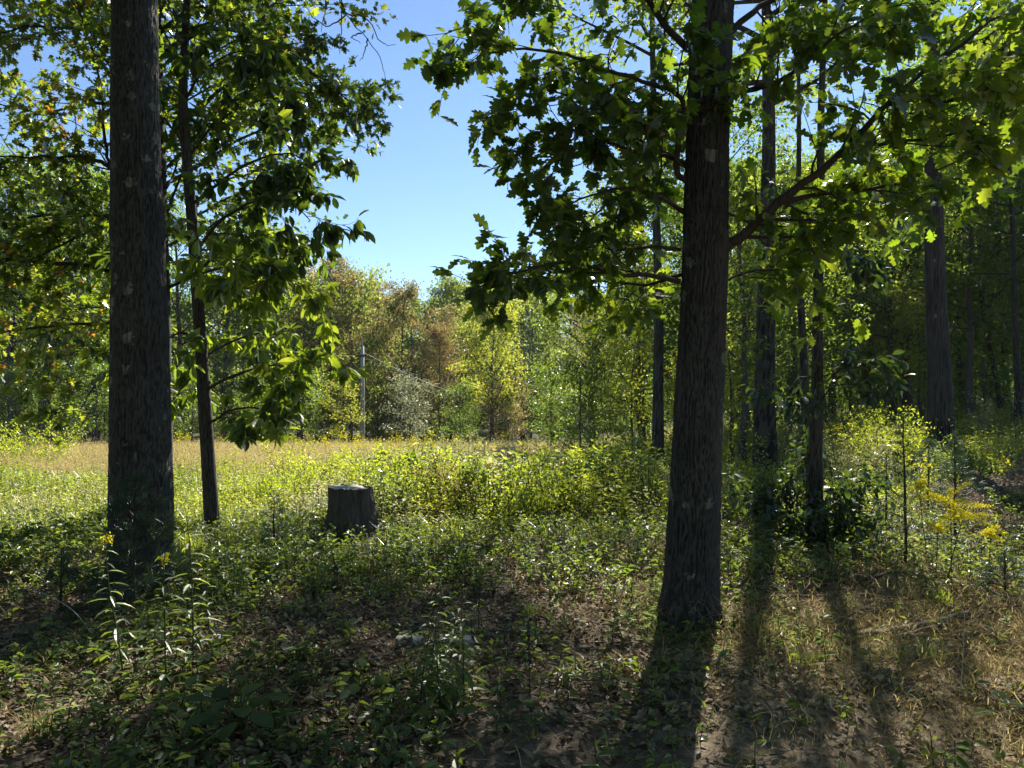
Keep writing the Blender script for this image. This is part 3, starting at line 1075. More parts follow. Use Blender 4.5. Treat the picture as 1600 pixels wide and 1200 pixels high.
    stamp_leaves(lv, fol, STAR2, 0, np.union1d(idx, every[:n_limb]))
    o = ob('crown', lv.mesh('crown', [M['oak_left']], base), root, kind='stuff')

build_left_oak()

# --- slim hickory with big drooping leaves
def build_hickory():
    r = np.random.default_rng(3)
    Y = 8.5
    base = gp(at(332, 842, Y)[0], Y)
    root = empty('hickory_tree', base, 'slim young tree with big drooping oval leaves right of the thick left trunk', 'tree')
    pts = [base - np.array((0, 0, .12)), base + np.array((0, 0, .1))] + [at(c, y, Y) for c, y in ((324, 700), (315, 560), (304, 400), (292, 250), (286, 150), (292, 0), (300, -200))]
    tr = MB()
    bark_trunk(tr, pts, np.array([.085, .075, .068, .062, .056, .05, .042, .032, .018]), 56, 220, .007, 52, .2, .2, 5, cell=.018, tall=.12)
    ob('trunk', tr.mesh('trunk', [M['bark_m']], base, True), root)
    C = smooth_path(np.array(pts), 6)
    wood, fol = MB(), Foliage()
    L = [
        ([(322, 665, 8.5), (365, 640, 8.3), (410, 640, 8.1), (450, 655, 8.0)], .016),
        ([(318, 610, 8.5), (370, 585, 8.2), (430, 570, 7.9), (475, 585, 7.8)], .018),
        ([(314, 560, 8.5), (370, 530, 8.8), (430, 520, 9.0), (485, 560, 9.1)], .018),
        ([(312, 530, 8.5), (280, 520, 8.2), (250, 540, 8.0), (225, 570, 7.9)], .014),
        ([(309, 480, 8.5), (360, 450, 8.2), (420, 440, 7.9), (470, 460, 7.8)], .018),
        ([(306, 430, 8.5), (350, 390, 8.9), (410, 370, 9.2), (480, 380, 9.4)], .018),
        ([(304, 400, 8.5), (340, 350, 8.3), (400, 315, 8.1), (455, 320, 8.0), (485, 345, 8.0)], .020),
        ([(303, 380, 8.5), (270, 350, 8.2), (240, 350, 7.9), (215, 370, 7.8)], .014),
        ([(298, 320, 8.5), (350, 280, 8.2), (400, 250, 8.0), (450, 240, 7.9), (490, 260, 7.9)], .020),
        ([(292, 250, 8.5), (330, 200, 8.8), (390, 160, 9.0), (450, 160, 9.1)], .018),
        ([(290, 230, 8.5), (260, 190, 8.2), (230, 170, 8.0)], .014),
        ([(287, 160, 8.5), (320, 110, 8.4), (370, 80, 8.2), (420, 90, 8.1)], .016),
        ([(290, 80, 8.5), (270, 30, 8.6), (250, -20, 8.7)], .012),
        ([(291, 40, 8.5), (320, -20, 8.5), (370, -50, 8.4)], .012),
        ([(316, 580, 8.5), (290, 600, 8.9), (260, 640, 9.2)], .012),
        ([(304, 400, 8.5), (320, 390, 7.9), (350, 400, 7.4), (390, 440, 7.2)], .012),
    ]
    for path, r0 in L:
        wood = MB()
        limb(r, wood, fol, px_path(path), r0, .005, .165, 5.2, (.3, .6), 4, (.15, .3), 8, .8, .0, tone=r.uniform(.02, .22) if path[-1][1] < 420 else r.uniform(.4, .75))  # upper leaves toned dark as if shaded, lower ones bright as if lit
        ob('bough', wood.mesh('bough', [M['twig']], base), root)
    idx = leaf_objects(fol, ELL, M['hickory'], root, base, 300)
    lv = MB()
    stamp_leaves(lv, fol, ELL, 0, idx)
    ob('crown', lv.mesh('crown', [M['hickory']], base), root, kind='stuff')

build_hickory()

# --- the big oak on the right
def build_right_oak():
    r = np.random.default_rng(4)
    Y = 5.25
    base = at(1076, 978, Y)
    base[2] = float(ground_z(base[0], Y))
    root = empty('oak_tree', base, 'thick furrowed oak trunk with flared foot and large lobed leaves, right of centre', 'tree')
    ys = [900, 800, 600, 400, 200, 0, -220, -500]
    cs = [1080, 1084, 1093, 1101, 1106, 1114, 1121, 1130]
    ws = [82, 76, 71, 68, 65, 62, 57, 50]
    pts = [base - np.array((0, 0, .10)), base + np.array((0, 0, .05))] + [at(c, y, Y) for c, y in zip(cs, ys)]
    P = np.array(pts)
    d = np.concatenate([[0], np.cumsum(np.linalg.norm(np.diff(P, axis=0), axis=1))])
    rad = np.interp(np.linspace(0, d[-1], 70), d, [.20, .192] + [w / 2 / RES_F * Y for w in ws])
    mb = MB()
    bark_trunk(mb, pts, rad, 150, 430, .022, 77, .15, .66, 6, cell=.021, tall=.13)
    top = P[-1]
    up = shoot(r, top, (0.05, 0, 1), 5.0, 6, .05, .1)
    tube(mb, up, np.linspace(rad[-1], .05, len(up)), 14)
    ob('trunk', mb.mesh('trunk', [M['bark_r']], base, True), root)
    wood, fol = MB(), Foliage()
    L = [
        ([(1125, 392, 5.25), (1160, 365, 5.2), (1215, 318, 5.1), (1300, 248, 4.95), (1400, 150, 4.8), (1500, 70, 4.7), (1600, 5, 4.6)], .042, .5),
        ([(1215, 318, 5.1), (1290, 302, 5.2), (1360, 295, 5.3), (1430, 278, 5.4), (1540, 235, 5.5)], .020, .5),
        ([(1300, 248, 4.95), (1380, 225, 4.7), (1460, 215, 4.6), (1560, 190, 4.5)], .016, .6),
        ([(1130, 160, 5.25), (1165, 142, 5.0), (1230, 120, 4.7), (1300, 60, 4.5), (1370, 20, 4.4)], .022, .4),
        ([(1130, 60, 5.25), (1190, 10, 5.3), (1270, -20, 5.4), (1360, 20, 5.5), (1430, 20, 5.6)], .026, .4),
        ([(1075, 335, 5.25), (1030, 303, 5.3), (1005, 275, 5.4), (985, 245, 5.6), (950, 190, 5.8)], .020, .35),
        ([(1075, 285, 5.25), (1056, 262, 5.2), (1066, 190, 5.1), (1063, 150, 5.05), (1020, 132, 5.0), (950, 110, 4.9), (880, 85, 4.85), (800, 78, 4.8), (745, 88, 4.8)], .024, .25),
        ([(1072, 260, 5.25), (1040, 243, 5.2), (1000, 240, 5.1), (920, 212, 5.0), (870, 200, 4.9), (820, 215, 4.9)], .018, .25),
        ([(1075, 75, 5.25), (1040, 40, 5.2), (1005, -5, 5.1), (930, -50, 5.0), (850, -30, 4.9), (790, 0, 4.8)], .028, .3),
        ([(1062, 440, 5.25), (1010, 430, 5.2), (960, 427, 5.1), (890, 408, 5.0), (830, 420, 4.95), (785, 428, 4.9)], .020, .25),
        ([(1064, 390, 5.25), (1020, 386, 5.3), (960, 390, 5.5), (910, 385, 5.7)], .014, .7),
        ([(1070, 330, 5.25), (1010, 300, 5.1), (940, 300, 5.0), (870, 330, 4.9)], .014, .3),
        ([(1064, 430, 5.25), (1010, 445, 5.6), (950, 440, 6.0), (890, 430, 6.3)], .014, .75),
        ([(1130, 440, 5.25), (1170, 425, 5.4), (1220, 420, 5.5)], .010, .6),
        ([(1130, 330, 5.25), (1180, 350, 5.5), (1240, 355, 5.6)], .010, .6),
        ([(1010, 300, 5.2), (960, 250, 5.0), (900, 160, 4.9), (850, 140, 4.85)], .010, .25),
        ([(1400, 150, 4.8), (1450, 160, 4.5), (1520, 150, 4.3), (1600, 130, 4.2)], .012, .85),
    ]
    for path, r0, tone in L:  # tone per bough paints some leaves lit and others shaded
        wood = MB()
        limb(r, wood, fol, px_path(path), r0, .005, .118, 7.5, (.25, .7), 5, (.12, .36), 7, .45, .01, tone=tone)
        ob('bough', wood.mesh('bough', [M['twig']], base), root)
    idx = leaf_objects(fol, OAK, M['oak'], root, base, 300)
    lv = MB()
    stamp_leaves(lv, fol, OAK, 0, idx)
    ob('crown', lv.mesh('crown', [M['oak']], base), root, kind='stuff')
    w2, f2, tp = crown_tree(r, 7.5, .9, 3.2, .1, 16, 3800, .16, sub=7, sigma=.26, trunk=False, gap=.1)
    off = top - base + np.array((0, 0, -.3))
    ob('bough', w2.mesh('boughs', [M['twig']]), root, off)
    lv = MB()
    stamp_leaves(lv, f2, ELL)
    ob('upper_crown', lv.mesh('crown', [M['oak']]), root, off, kind='stuff')

build_right_oak()

# ------------------------------------------------------------------ the trees behind
def single_tree(name, label, px, Y, H, base_h, R, tr, n_main, n_leaf, leaf, mat, seed, tm=QUAD, lean=(0, 0), bark='bark_m', nu=28, vine=0, group=None, **kw):
    r = np.random.default_rng(seed)
    base = gp(at(px, 700, Y)[0], Y)
    root = empty(name, base, label, 'tree', group)
    wood, fol, tp = crown_tree(r, H, base_h, R, tr, n_main, n_leaf, leaf, lean=lean, trunk=False, wander=.0018, **kw)
    t = MB()
    bark_trunk(t, tp, np.concatenate([[tr * 1.25], tr * (1 - .88 * np.linspace(.06, 1, 8))]), nu, 120, min(.014, tr * .08), seed, .3, .25, 5, cell=.03)
    ob('trunk', t.mesh('trunk', [M[bark]], smooth=True), root)
    ob('bough', wood.mesh('boughs', [M['twig']]), root)
    if vine:
        for k in range(vine):
            z = r.uniform(.2, base_h + 1.0)
            a = r.uniform(0, 2 * math.pi)
            c = np.array([np.interp(z, tp[:, 2], tp[:, q]) for q in range(3)])
            S = shoot(r, c + tr * .8 * np.array((math.cos(a), math.sin(a), 0)), (math.cos(a), math.sin(a), .2), r.uniform(.15, .7), 3, .3, -.05)
            fol.twig(r, S, 9, .11, .4, tone=.6)
    lv = MB()
    stamp_leaves(lv, fol, tm)
    ob('crown', lv.mesh('crown', [M[mat]]), root, kind='stuff')
    return root

single_tree('oak_tree', 'straight grey trunk with leafy crown just left of the thick right oak', 1028, 18.6, 18.0, 9.0, 3.8, .135, 30, 9500, .19, 'mid', 11, lean=(-.25, 0))
single_tree('oak_tree', 'tall trunk wrapped in leafy vines just right of the thick right oak', 1195, 15.2, 15, 7.4, 2.6, .21, 20, 2900, .15, 'mid', 12, vine=150)
single_tree('hickory_tree', 'slender tree rising out of the dark broad-leaved bush', 1275, 8.1, 8.2, 5.2, 1.0, .070, 8, 200, .17, 'hickory', 13, tm=ELL, nu=48, lean=(.12, 0), droop=.7)
single_tree('maple_tree', 'thin trunk close behind the slender tree over the broad-leaved bush', 1261, 12.2, 10, 7.0, 1.4, .075, 8, 140, .13, 'mid', 14, tm=QUAD)
single_tree('oak_tree', 'stout lichen-spotted trunk standing alone on the brushy bank at right', 1471, 14.0, 15, 7.2, 3.0, .205, 20, 1200, .15, 'mid', 15, nu=80)
single_tree('maple_tree', 'dark leaning trunk at the right edge of the photo', 1592, 17.0, 11, 3.0, 3.2, .075, 22, 5200, .15, 'wood', 16, lean=(-.4, 0))
single_tree('maple_tree', 'crooked thin trunk left of the one at the right edge', 1562, 20.0, 10, 3.0, 3.0, .07, 20, 5000, .15, 'wood', 17, lean=(-1.2, .3))

# shared tree kinds for the woods
KIND = {}
def make_kind(key, mat, seed, H, base_h, R, tr, n_main, n_leaf, leaf, bark='bark_f', tm=QUAD, **kw):
    r = np.random.default_rng(seed)
    wood, fol, tp = crown_tree(r, H, base_h, R, tr, n_main, n_leaf, leaf, **kw)
    lv = MB()
    stamp_leaves(lv, fol, tm)
    KIND[key] = (wood.mesh('trunk', [M[bark]]), lv.mesh('crown', [M[mat]]), wood, lv)

make_kind('a', 'mid', 101, 12, 2.4, 3.8, .17, 30, 9500, .18, lean=(.4, 0), sub=7, sigma=.26)
make_kind('b', 'mid', 102, 12, 1.8, 3.4, .14, 30, 9500, .17, lean=(-.5, .2), sub=7, sigma=.26)
make_kind('c', 'mid', 103, 12, 4.0, 3.4, .16, 24, 7500, .17, gap=.12, sigma=.26)
make_kind('y', 'yellowgreen', 104, 12, 2.2, 3.7, .15, 36, 9500, .21, lift=.12, sub=8, sigma=.24)
make_kind('r', 'rust', 105, 12, 2.6, 2.7, .13, 32, 7500, .19, gap=.1, sub=7, sigma=.24)
make_kind('t', 'tan', 106, 12, 2.8, 3.0, .14, 30, 6500, .19, gap=.18, sub=7, sigma=.24)
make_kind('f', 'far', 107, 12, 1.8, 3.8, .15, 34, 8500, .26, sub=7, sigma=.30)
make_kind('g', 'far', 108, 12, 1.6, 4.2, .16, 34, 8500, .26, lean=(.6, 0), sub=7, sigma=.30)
make_kind('u', 'mid', 109, 4.5, .5, 1.9, .04, 18, 3600, .13)          # understorey sapling
make_kind('v', 'yellowgreen', 110, 4.5, .6, 1.7, .035, 16, 2600, .13)

_pr = np.random.default_rng(120)
_spray_far = needle_spray(_pr, 14, 1.0, .6, .05)
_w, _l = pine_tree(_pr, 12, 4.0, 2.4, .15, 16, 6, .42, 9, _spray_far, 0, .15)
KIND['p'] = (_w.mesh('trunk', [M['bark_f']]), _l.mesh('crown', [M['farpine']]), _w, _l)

def place(kind, name, label, px, Y, H, spin=0.0, wide=1.0, group=None, mat=None, x=None):
    X = at(px, 650, Y)[0] if x is None else x
    base = gp(X, Y)
    nominal = 4.5 if kind in 'uv' else 12.0
    s = H / nominal
    root = empty(name, base, label, 'tree', group)
    root.rotation_euler = (0, 0, spin)
    root.scale = (s * wide, s * wide, s)
    t, c = KIND[kind][:2]
    ob('trunk', t, root)
    co = ob('crown', c, root, kind='stuff')
    if mat:
        co.material_slots[0].link = 'OBJECT'
        co.material_slots[0].material = M[mat]
    return root

# trees across the meadow that can be told apart
place('t', 'birch_tree', 'tall thin tree with tan autumn leaves at the left end of the sky gap', 512, 56, 14.0, .4, 1.0)
place('g', 'maple_tree', 'dark tree leaning right, between the tan tree and the utility pole', 548, 57, 13.0, 1.2, .9)
place('t', 'ash_tree', 'half-bare thin-topped tree just behind the utility pole', 590, 62, 13.6, 2.2, .75)
place('r', 'maple_tree', 'tall rust-brown tree with a straight trunk right of the utility pole', 622, 60, 13.2, 0.3, 1.0)
place('r', 'maple_tree', 'small orange-brown tree beside the tall rust-brown one', 690, 59, 9.6, 2.9, .8)
place('f', 'oak_tree', 'grey-green tree behind the orange-brown ones at mid skyline', 705, 72, 14.6, .9, 1.0)
place('y', 'poplar_tree', 'bright yellow-green rounded tree in the middle of the far tree line', 768, 48, 9.9, .2, 1.0)
place('p', 'pine_tree', 'thin dark pine with bare lower trunk right of the yellow-green tree', 829, 56, 11.6, .5, .8)
place('p', 'pine_tree', 'dark pine top on the skyline above the yellow-green tree', 742, 88, 17.4, 1.5, .9)
place('p', 'pine_tree', 'dark pine top on the skyline left of the overhanging oak leaves', 700, 92, 17.6, 2.5, .9)
place('p', 'pine_tree', 'dark pine crown behind the thin pine at the right of the far tree line', 862, 74, 15.4, 3.1, 1.0)
place('f', 'maple_tree', 'rounded green tree filling the gap left of the rust-brown tree', 570, 74, 14.0, 3.9, 1.1)
place('a', 'maple_tree', 'dense dark green tree right of the thin pine at the meadow edge', 925, 31, 9.6, 1.1, 1.0)
place('b', 'maple_tree', 'leafy green tree behind the straight grey trunk at the meadow edge', 1005, 27, 10.6, 2.3, 1.0)
place('v', 'sapling', 'yellow-green sapling low between the two thick-trunk oaks, beside the grey trunk', 985, 21, 3.6, .6, 1.0)
place('u', 'sapling', 'pale leafy sapling at the foot of the rust-brown tree', 640, 50, 4.4, .9, 1.2, mat='grey')
place('u', 'sapling', 'leafy sapling under the yellow-green tree', 795, 49, 4.2, 2.9, 1.2, mat='tan')
place('y', 'birch_tree', 'yellowish tree behind the drooping oval leaves left of the sky gap', 470, 58, 13.4, 1.9, 1.0, mat='tan')
place('f', 'oak_tree', 'green tree behind the drooping oval leaves', 430, 50, 13.5, .7, 1.1)

# trees of the left wood
lw = [(20, 36, 13.5, 'c', 'dark tree at the far left edge of the wood'), (75, 39, 14.5, 'a', 'tree behind the left oak boughs, second from the left edge'),
      (103, 36, 12.5, 'c', 'thin dark trunk left of the pale forked stems in the left wood'), (150, 40, 14, 'b', 'tree hidden behind the thick left trunk in the left wood'),
      (-60, 40, 15, 'a', 'large tree beyond the left edge of the wood'), (280, 44, 13.5, 'c', 'tree between the thick left trunk and the slim tree, far behind'),
      (350, 46, 13, 'a', 'tree far behind the slim tree, at the edge of the left wood'), (395, 52, 12.5, 'g', 'tree far behind the lowest drooping leaves')]
for i, (px, Y, H, k, lb) in enumerate(lw):
    place(k, 'woodland_tree', lb, px, Y, H, i * 1.3, 1.0, 'trees of the wood left of the meadow', mat='wood')

# trees of the right wood
rw = [(1065, 34, 11, 'a', 'tree behind the thick right oak, at the wood edge'), (1120, 25, 12.5, 'b', 'tree close behind the thick right oak in the right wood'),
      (1165, 36, 13, 'c', 'tree left of the vine-wrapped trunk, deep in the right wood'), (1235, 33, 11, 'a', 'tree between the vine-wrapped trunk and the slender tree'),
      (1300, 33, 11.5, 'g', 'tree right of the slender tree, deep in the right wood'), (1345, 43, 11, 'b', 'tree behind the sunny brush, left part'),
      (1395, 38, 12.5, 'c', 'thin tree behind the sunny brush, centre'), (1420, 27, 11, 'a', 'tree just left of the stout trunk on the bank, behind it'),
      (1510, 25, 12, 'b', 'tree right of the stout trunk on the bank'), (1545, 32, 13, 'a', 'tree deep behind the stout trunk on the bank, right side'),
      (1600, 27, 13, 'g', 'tree behind the dark trunk at the right edge'), (1180, 27, 9.5, 'b', 'low-crowned tree behind the vine-wrapped trunk'), (1290, 30, 9.5, 'b', 'low-crowned tree behind the slender tree'), (1362, 31, 10, 'a', 'low-crowned tree behind the left half of the sunny brush'),
      (1452, 31, 10, 'b', 'low-crowned tree directly behind the stout bank trunk'), (1575, 23, 9, 'b', 'low-crowned tree right of the crooked thin trunk'), (1690, 24, 13, 'a', 'tree just past the right edge'), (1660, 19, 12, 'b', 'leafy tree overhanging the right edge')]
for i, (px, Y, H, k, lb) in enumerate(rw):
    place(k, 'woodland_tree', lb, px, Y, H, i * 1.7, 1.0, 'trees of the wood right of the meadow', mat='wood')

place('c', 'maple_tree', 'young bright-leaved tree filling the space right of the thick right oak', 1160, 18, 7.0, .4, 1.0, mat='mid')
place('c', 'maple_tree', 'young bright-leaved tree between the vine-wrapped trunk and the slender tree', 1235, 21, 7.6, 1.4, 1.0, mat='mid')
place('c', 'maple_tree', 'young leafy tree right of the stout bank trunk', 1515, 19, 7.2, 2.4, 1.0, mat='mid')
place('c', 'maple_tree', 'young leafy tree above the sunny brush mound', 1395, 25, 8.0, 3.4, 1.0, mat='mid')

# thin trunks in the dark of the right wood
pole_mb = MB()
_r = np.random.default_rng(55)
_P = np.stack([np.cumsum(_r.normal(0, .05, 9)), np.cumsum(_r.normal(0, .05, 9)), np.linspace(-.3, 9, 9)], -1)
tube(pole_mb, smooth_path(_P, 3), np.linspace(.11, .05, 25), 8)
for _k in range(5):
    _q = shoot(_r, _P[4 + _k % 4] , (_r.normal(), _r.normal(), .6), 1.4, 4, .2, .05)
    tube(pole_mb, _q, np.linspace(.03, .008, 5), 4)
pole_mesh = pole_mb.mesh('trunk', [M['bark_f']])
pole_top = MB()
_w3, _f3, _ = crown_tree(np.random.default_rng(56), 5, .5, 2.0, .05, 12, 1500, .2, sub=5, sigma=.3, trunk=False)
stamp_leaves(pole_top, _f3, QUAD)
pole_crown = pole_top.mesh('crown', [M['wood']])
spots = [(1378, 34), (1392, 40), (1405, 36), (1360, 44), (1338, 38), (1148, 40), (1158, 44), (1440, 42), (1425, 47), (1530, 38), (1010, 30), (1175, 50), (1320, 48), (1375, 52), (1410, 55), (60, 44), (128, 42), (35, 47)]
for i, (px, Y) in enumerate(spots):
    base = gp(at(px, 650, Y)[0], Y)
    left = px < 500
    rank = sorted(q for q, _ in spots if (q < 500) == left).index(px)
    words = ['first', 'second', 'third', 'fourth', 'fifth', 'sixth', 'seventh', 'eighth', 'ninth', 'tenth', 'eleventh', 'twelfth', 'thirteenth', 'fourteenth', 'fifteenth']
    side = 'left' if left else 'right'
    root = empty('thin_tree', base, 'thin dark trunk in the shade of the %s wood, %s of them from the left' % (side, words[rank]), 'tree', 'thin trunks in the %s wood' % side)
    root.rotation_euler = (0, 0, i * 1.9)
    s = 0.85 + (i * 37 % 10) / 20
    root.scale = (s, s, 1 + (i % 4) * .08)
    ob('trunk', pole_mesh, root)
    ob('crown', pole_crown, root, (0, 0, 6.2), kind='stuff')

# understorey saplings along the wood edges
us = [(905, 27, 3.4, 'u', 'dark sapling left of the straight grey trunk at the meadow edge'), (1085, 22, 3.2, 'v', 'sunlit sapling showing left of the thick right oak'),
      (1145, 19, 3.4, 'v', 'sunlit yellow-green sapling showing right of the thick right oak'), (1230, 21, 3.6, 'u', 'sapling between the vine-wrapped trunk and the slender tree'),
      (1330, 26, 4.0, 'u', 'leafy sapling over the left end of the sunny brush'), (1440, 23, 3.8, 'v', 'sapling at the left shoulder of the stout bank trunk'),
      (1535, 20, 4.2, 'u', 'leafy sapling right of the stout bank trunk'), (1600, 22, 4.6, 'u', 'leafy sapling at the right edge behind the brush'),
      (15, 33, 3.6, 'u', 'leafy sapling at the far left meadow edge'), (150, 34, 3.8, 'u', 'leafy sapling left of the thick left trunk, at the meadow edge'),
      (300, 38, 3.8, 'u', 'leafy sapling between the two left trunks, across the meadow'), (400, 42, 4.2, 'u', 'sapling under the lowest drooping leaves, across the meadow'),
      (470, 45, 4.4, 'u', 'sapling left of the utility pole at the far meadow edge'), (535, 47, 4.0, 'v', 'yellow-green sapling next to the utility pole'),
      (720, 48, 3.8, 'u', 'dark sapling between the rust-brown and yellow-green trees'), (860, 38, 4.0, 'u', 'sapling right of the thin pine')]
for i, (px, Y, H, k, lb) in enumerate(us):
    place(k, 'sapling', lb, px, Y, H, i * 2.1, 1.15, 'understorey saplings', mat='wood' if k == 'u' else None)

# the wood that closes the view: one mass, nobody could count it
def instanced(name, label, cat, points, rots, scales, kinds, sources):
    """One mass of plants: a point mesh whose geometry nodes stand a source plant on every point."""
    src = bpy.data.collections.new(name + '_kinds')
    for i, me in enumerate(sources):
        src.objects.link(bpy.data.objects.new('%02d_%s_kind' % (i, name), me))
    me = bpy.data.meshes.new(name)
    me.from_pydata([tuple(map(float, p)) for p in points], [], [])
    for nm, ty, key, val in (('turn', 'FLOAT_VECTOR', 'vector', np.asarray(rots, np.float32).ravel()), ('size', 'FLOAT_VECTOR', 'vector', np.asarray(scales, np.float32).ravel()), ('pick', 'INT', 'value', np.asarray(kinds, np.int32))):
        me.attributes.new(nm, ty, 'POINT').data.foreach_set(key, val)
    ng = bpy.data.node_groups.new(name, 'GeometryNodeTree')
    ng.interface.new_socket('Geometry', in_out='INPUT', socket_type='NodeSocketGeometry')
    ng.interface.new_socket('Geometry', in_out='OUTPUT', socket_type='NodeSocketGeometry')
    N, L = ng.nodes.new, ng.links.new
    gi, go = N('NodeGroupInput'), N('NodeGroupOutput')
    ci = N('GeometryNodeCollectionInfo')
    ci.inputs['Collection'].default_value = src
    ci.inputs['Separate Children'].default_value = True
    ci.inputs['Reset Children'].default_value = True
    ip = N('GeometryNodeInstanceOnPoints')
    ip.inputs['Pick Instance'].default_value = True
    def attr(nm, ty):
        n = N('GeometryNodeInputNamedAttribute')
        n.data_type = ty
        n.inputs['Name'].default_value = nm
        return n.outputs['Attribute']
    L(gi.outputs[0], ip.inputs['Points'])
    L(ci.outputs[0], ip.inputs['Instance'])
    L(attr('pick', 'INT'), ip.inputs['Instance Index'])
    L(attr('turn', 'FLOAT_VECTOR'), ip.inputs['Rotation'])
    L(attr('size', 'FLOAT_VECTOR'), ip.inputs['Scale'])
    L(ip.outputs[0], go.inputs[0])
    o = ob(name, me, kind='stuff')
    o.modifiers.new('plants', 'NODES').node_group = ng
    return tag(o, label, cat, None, 'stuff')

def joined_kind(k, name, mats):
    mb = MB()
    for part, mi in ((KIND[k][2], 0), (KIND[k][3], 1)):
        t = mb_tmpl(part)
        mb.add(t['V'], t['F'], mi, t['T'])
    return mb.mesh(name, mats)

def build_woods():
    r = np.random.default_rng(200)
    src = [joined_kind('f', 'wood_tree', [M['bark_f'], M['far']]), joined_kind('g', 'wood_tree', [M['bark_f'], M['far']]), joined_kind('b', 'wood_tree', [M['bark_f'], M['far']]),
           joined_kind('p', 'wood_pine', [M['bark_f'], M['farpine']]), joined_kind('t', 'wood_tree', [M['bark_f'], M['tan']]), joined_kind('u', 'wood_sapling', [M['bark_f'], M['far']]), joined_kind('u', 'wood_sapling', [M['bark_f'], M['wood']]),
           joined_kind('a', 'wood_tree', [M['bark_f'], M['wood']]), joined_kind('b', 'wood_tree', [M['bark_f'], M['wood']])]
    pts, rot, scl, idx = [], [], [], []
    def put(x, y, h, k, wide=1.0):
        pts.append(gp(x, y))
        rot.append((0, 0, r.uniform(0, 6.28)))
        s = h / (4.5 if k in (5, 6) else 12.0)
        scl.append((s * wide, s * wide, s))
        idx.append(k)
    for Y, n, x0, x1, h in ((66, 20, -66, 66, 12.0), (76, 22, -75, 75, 13.0), (88, 24, -85, 85, 14.3), (102, 26, -95, 95, 16.0), (118, 28, -110, 110, 18.0),
                            (56, 9, -72, -24, 14), (46, 7, -60, -24, 14), (44, 8, 20, 56, 12), (54, 10, 16, 64, 12.5), (62, 10, 18, 72, 13)):
        for i in range(n):
            x = x0 + (x1 - x0) * (i + r.uniform(.1, .9)) / n
            k = int(r.choice([0, 1, 2, 3, 4], p=[.32, .28, .2, .14, .06]))
            if abs(x) / Y > .3 and Y < 64:
                k = int(r.choice([7, 8]))
            put(x, Y + r.uniform(-4, 4), h * r.uniform(.82, 1.1), k, 1.15)
    # low growth that closes the foot of the wood
    for i in range(150):
        if i < 80:
            x, y = -50 + 85 * (i + r.uniform(0, 1)) / 80, r.uniform(58, 74)
        elif i < 100:
            x, y = r.uniform(-56, -19), r.uniform(40, 54)
        else:
            x, y = r.uniform(5, 48), r.uniform(34, 62)
            if x > .75 * y + 3 or x < .14 * y:
                continue
        put(x, y, r.uniform(2.6, 5.5), 5 if i < 80 else 6, 1.25)
    instanced('distant_woods', 'hazy mixed wood closing the view behind the single trees', 'woods', pts, rot, scl, idx, src)
    # the wood goes on behind the photographer
    pts, rot, scl, idx = [], [], [], []
    for i in range(16):
        x, y = r.uniform(-26, 30), r.uniform(-26, 1)
        if abs(x) < 2.2 and y > -4:
            continue
        put(x, y, r.uniform(13, 17), int(r.choice([0, 1])), 1.25)
    instanced('surrounding_woods', 'wood going on behind the place the photo is taken from', 'woods', pts, rot, scl, idx, [src[7], src[2]])

build_woods()

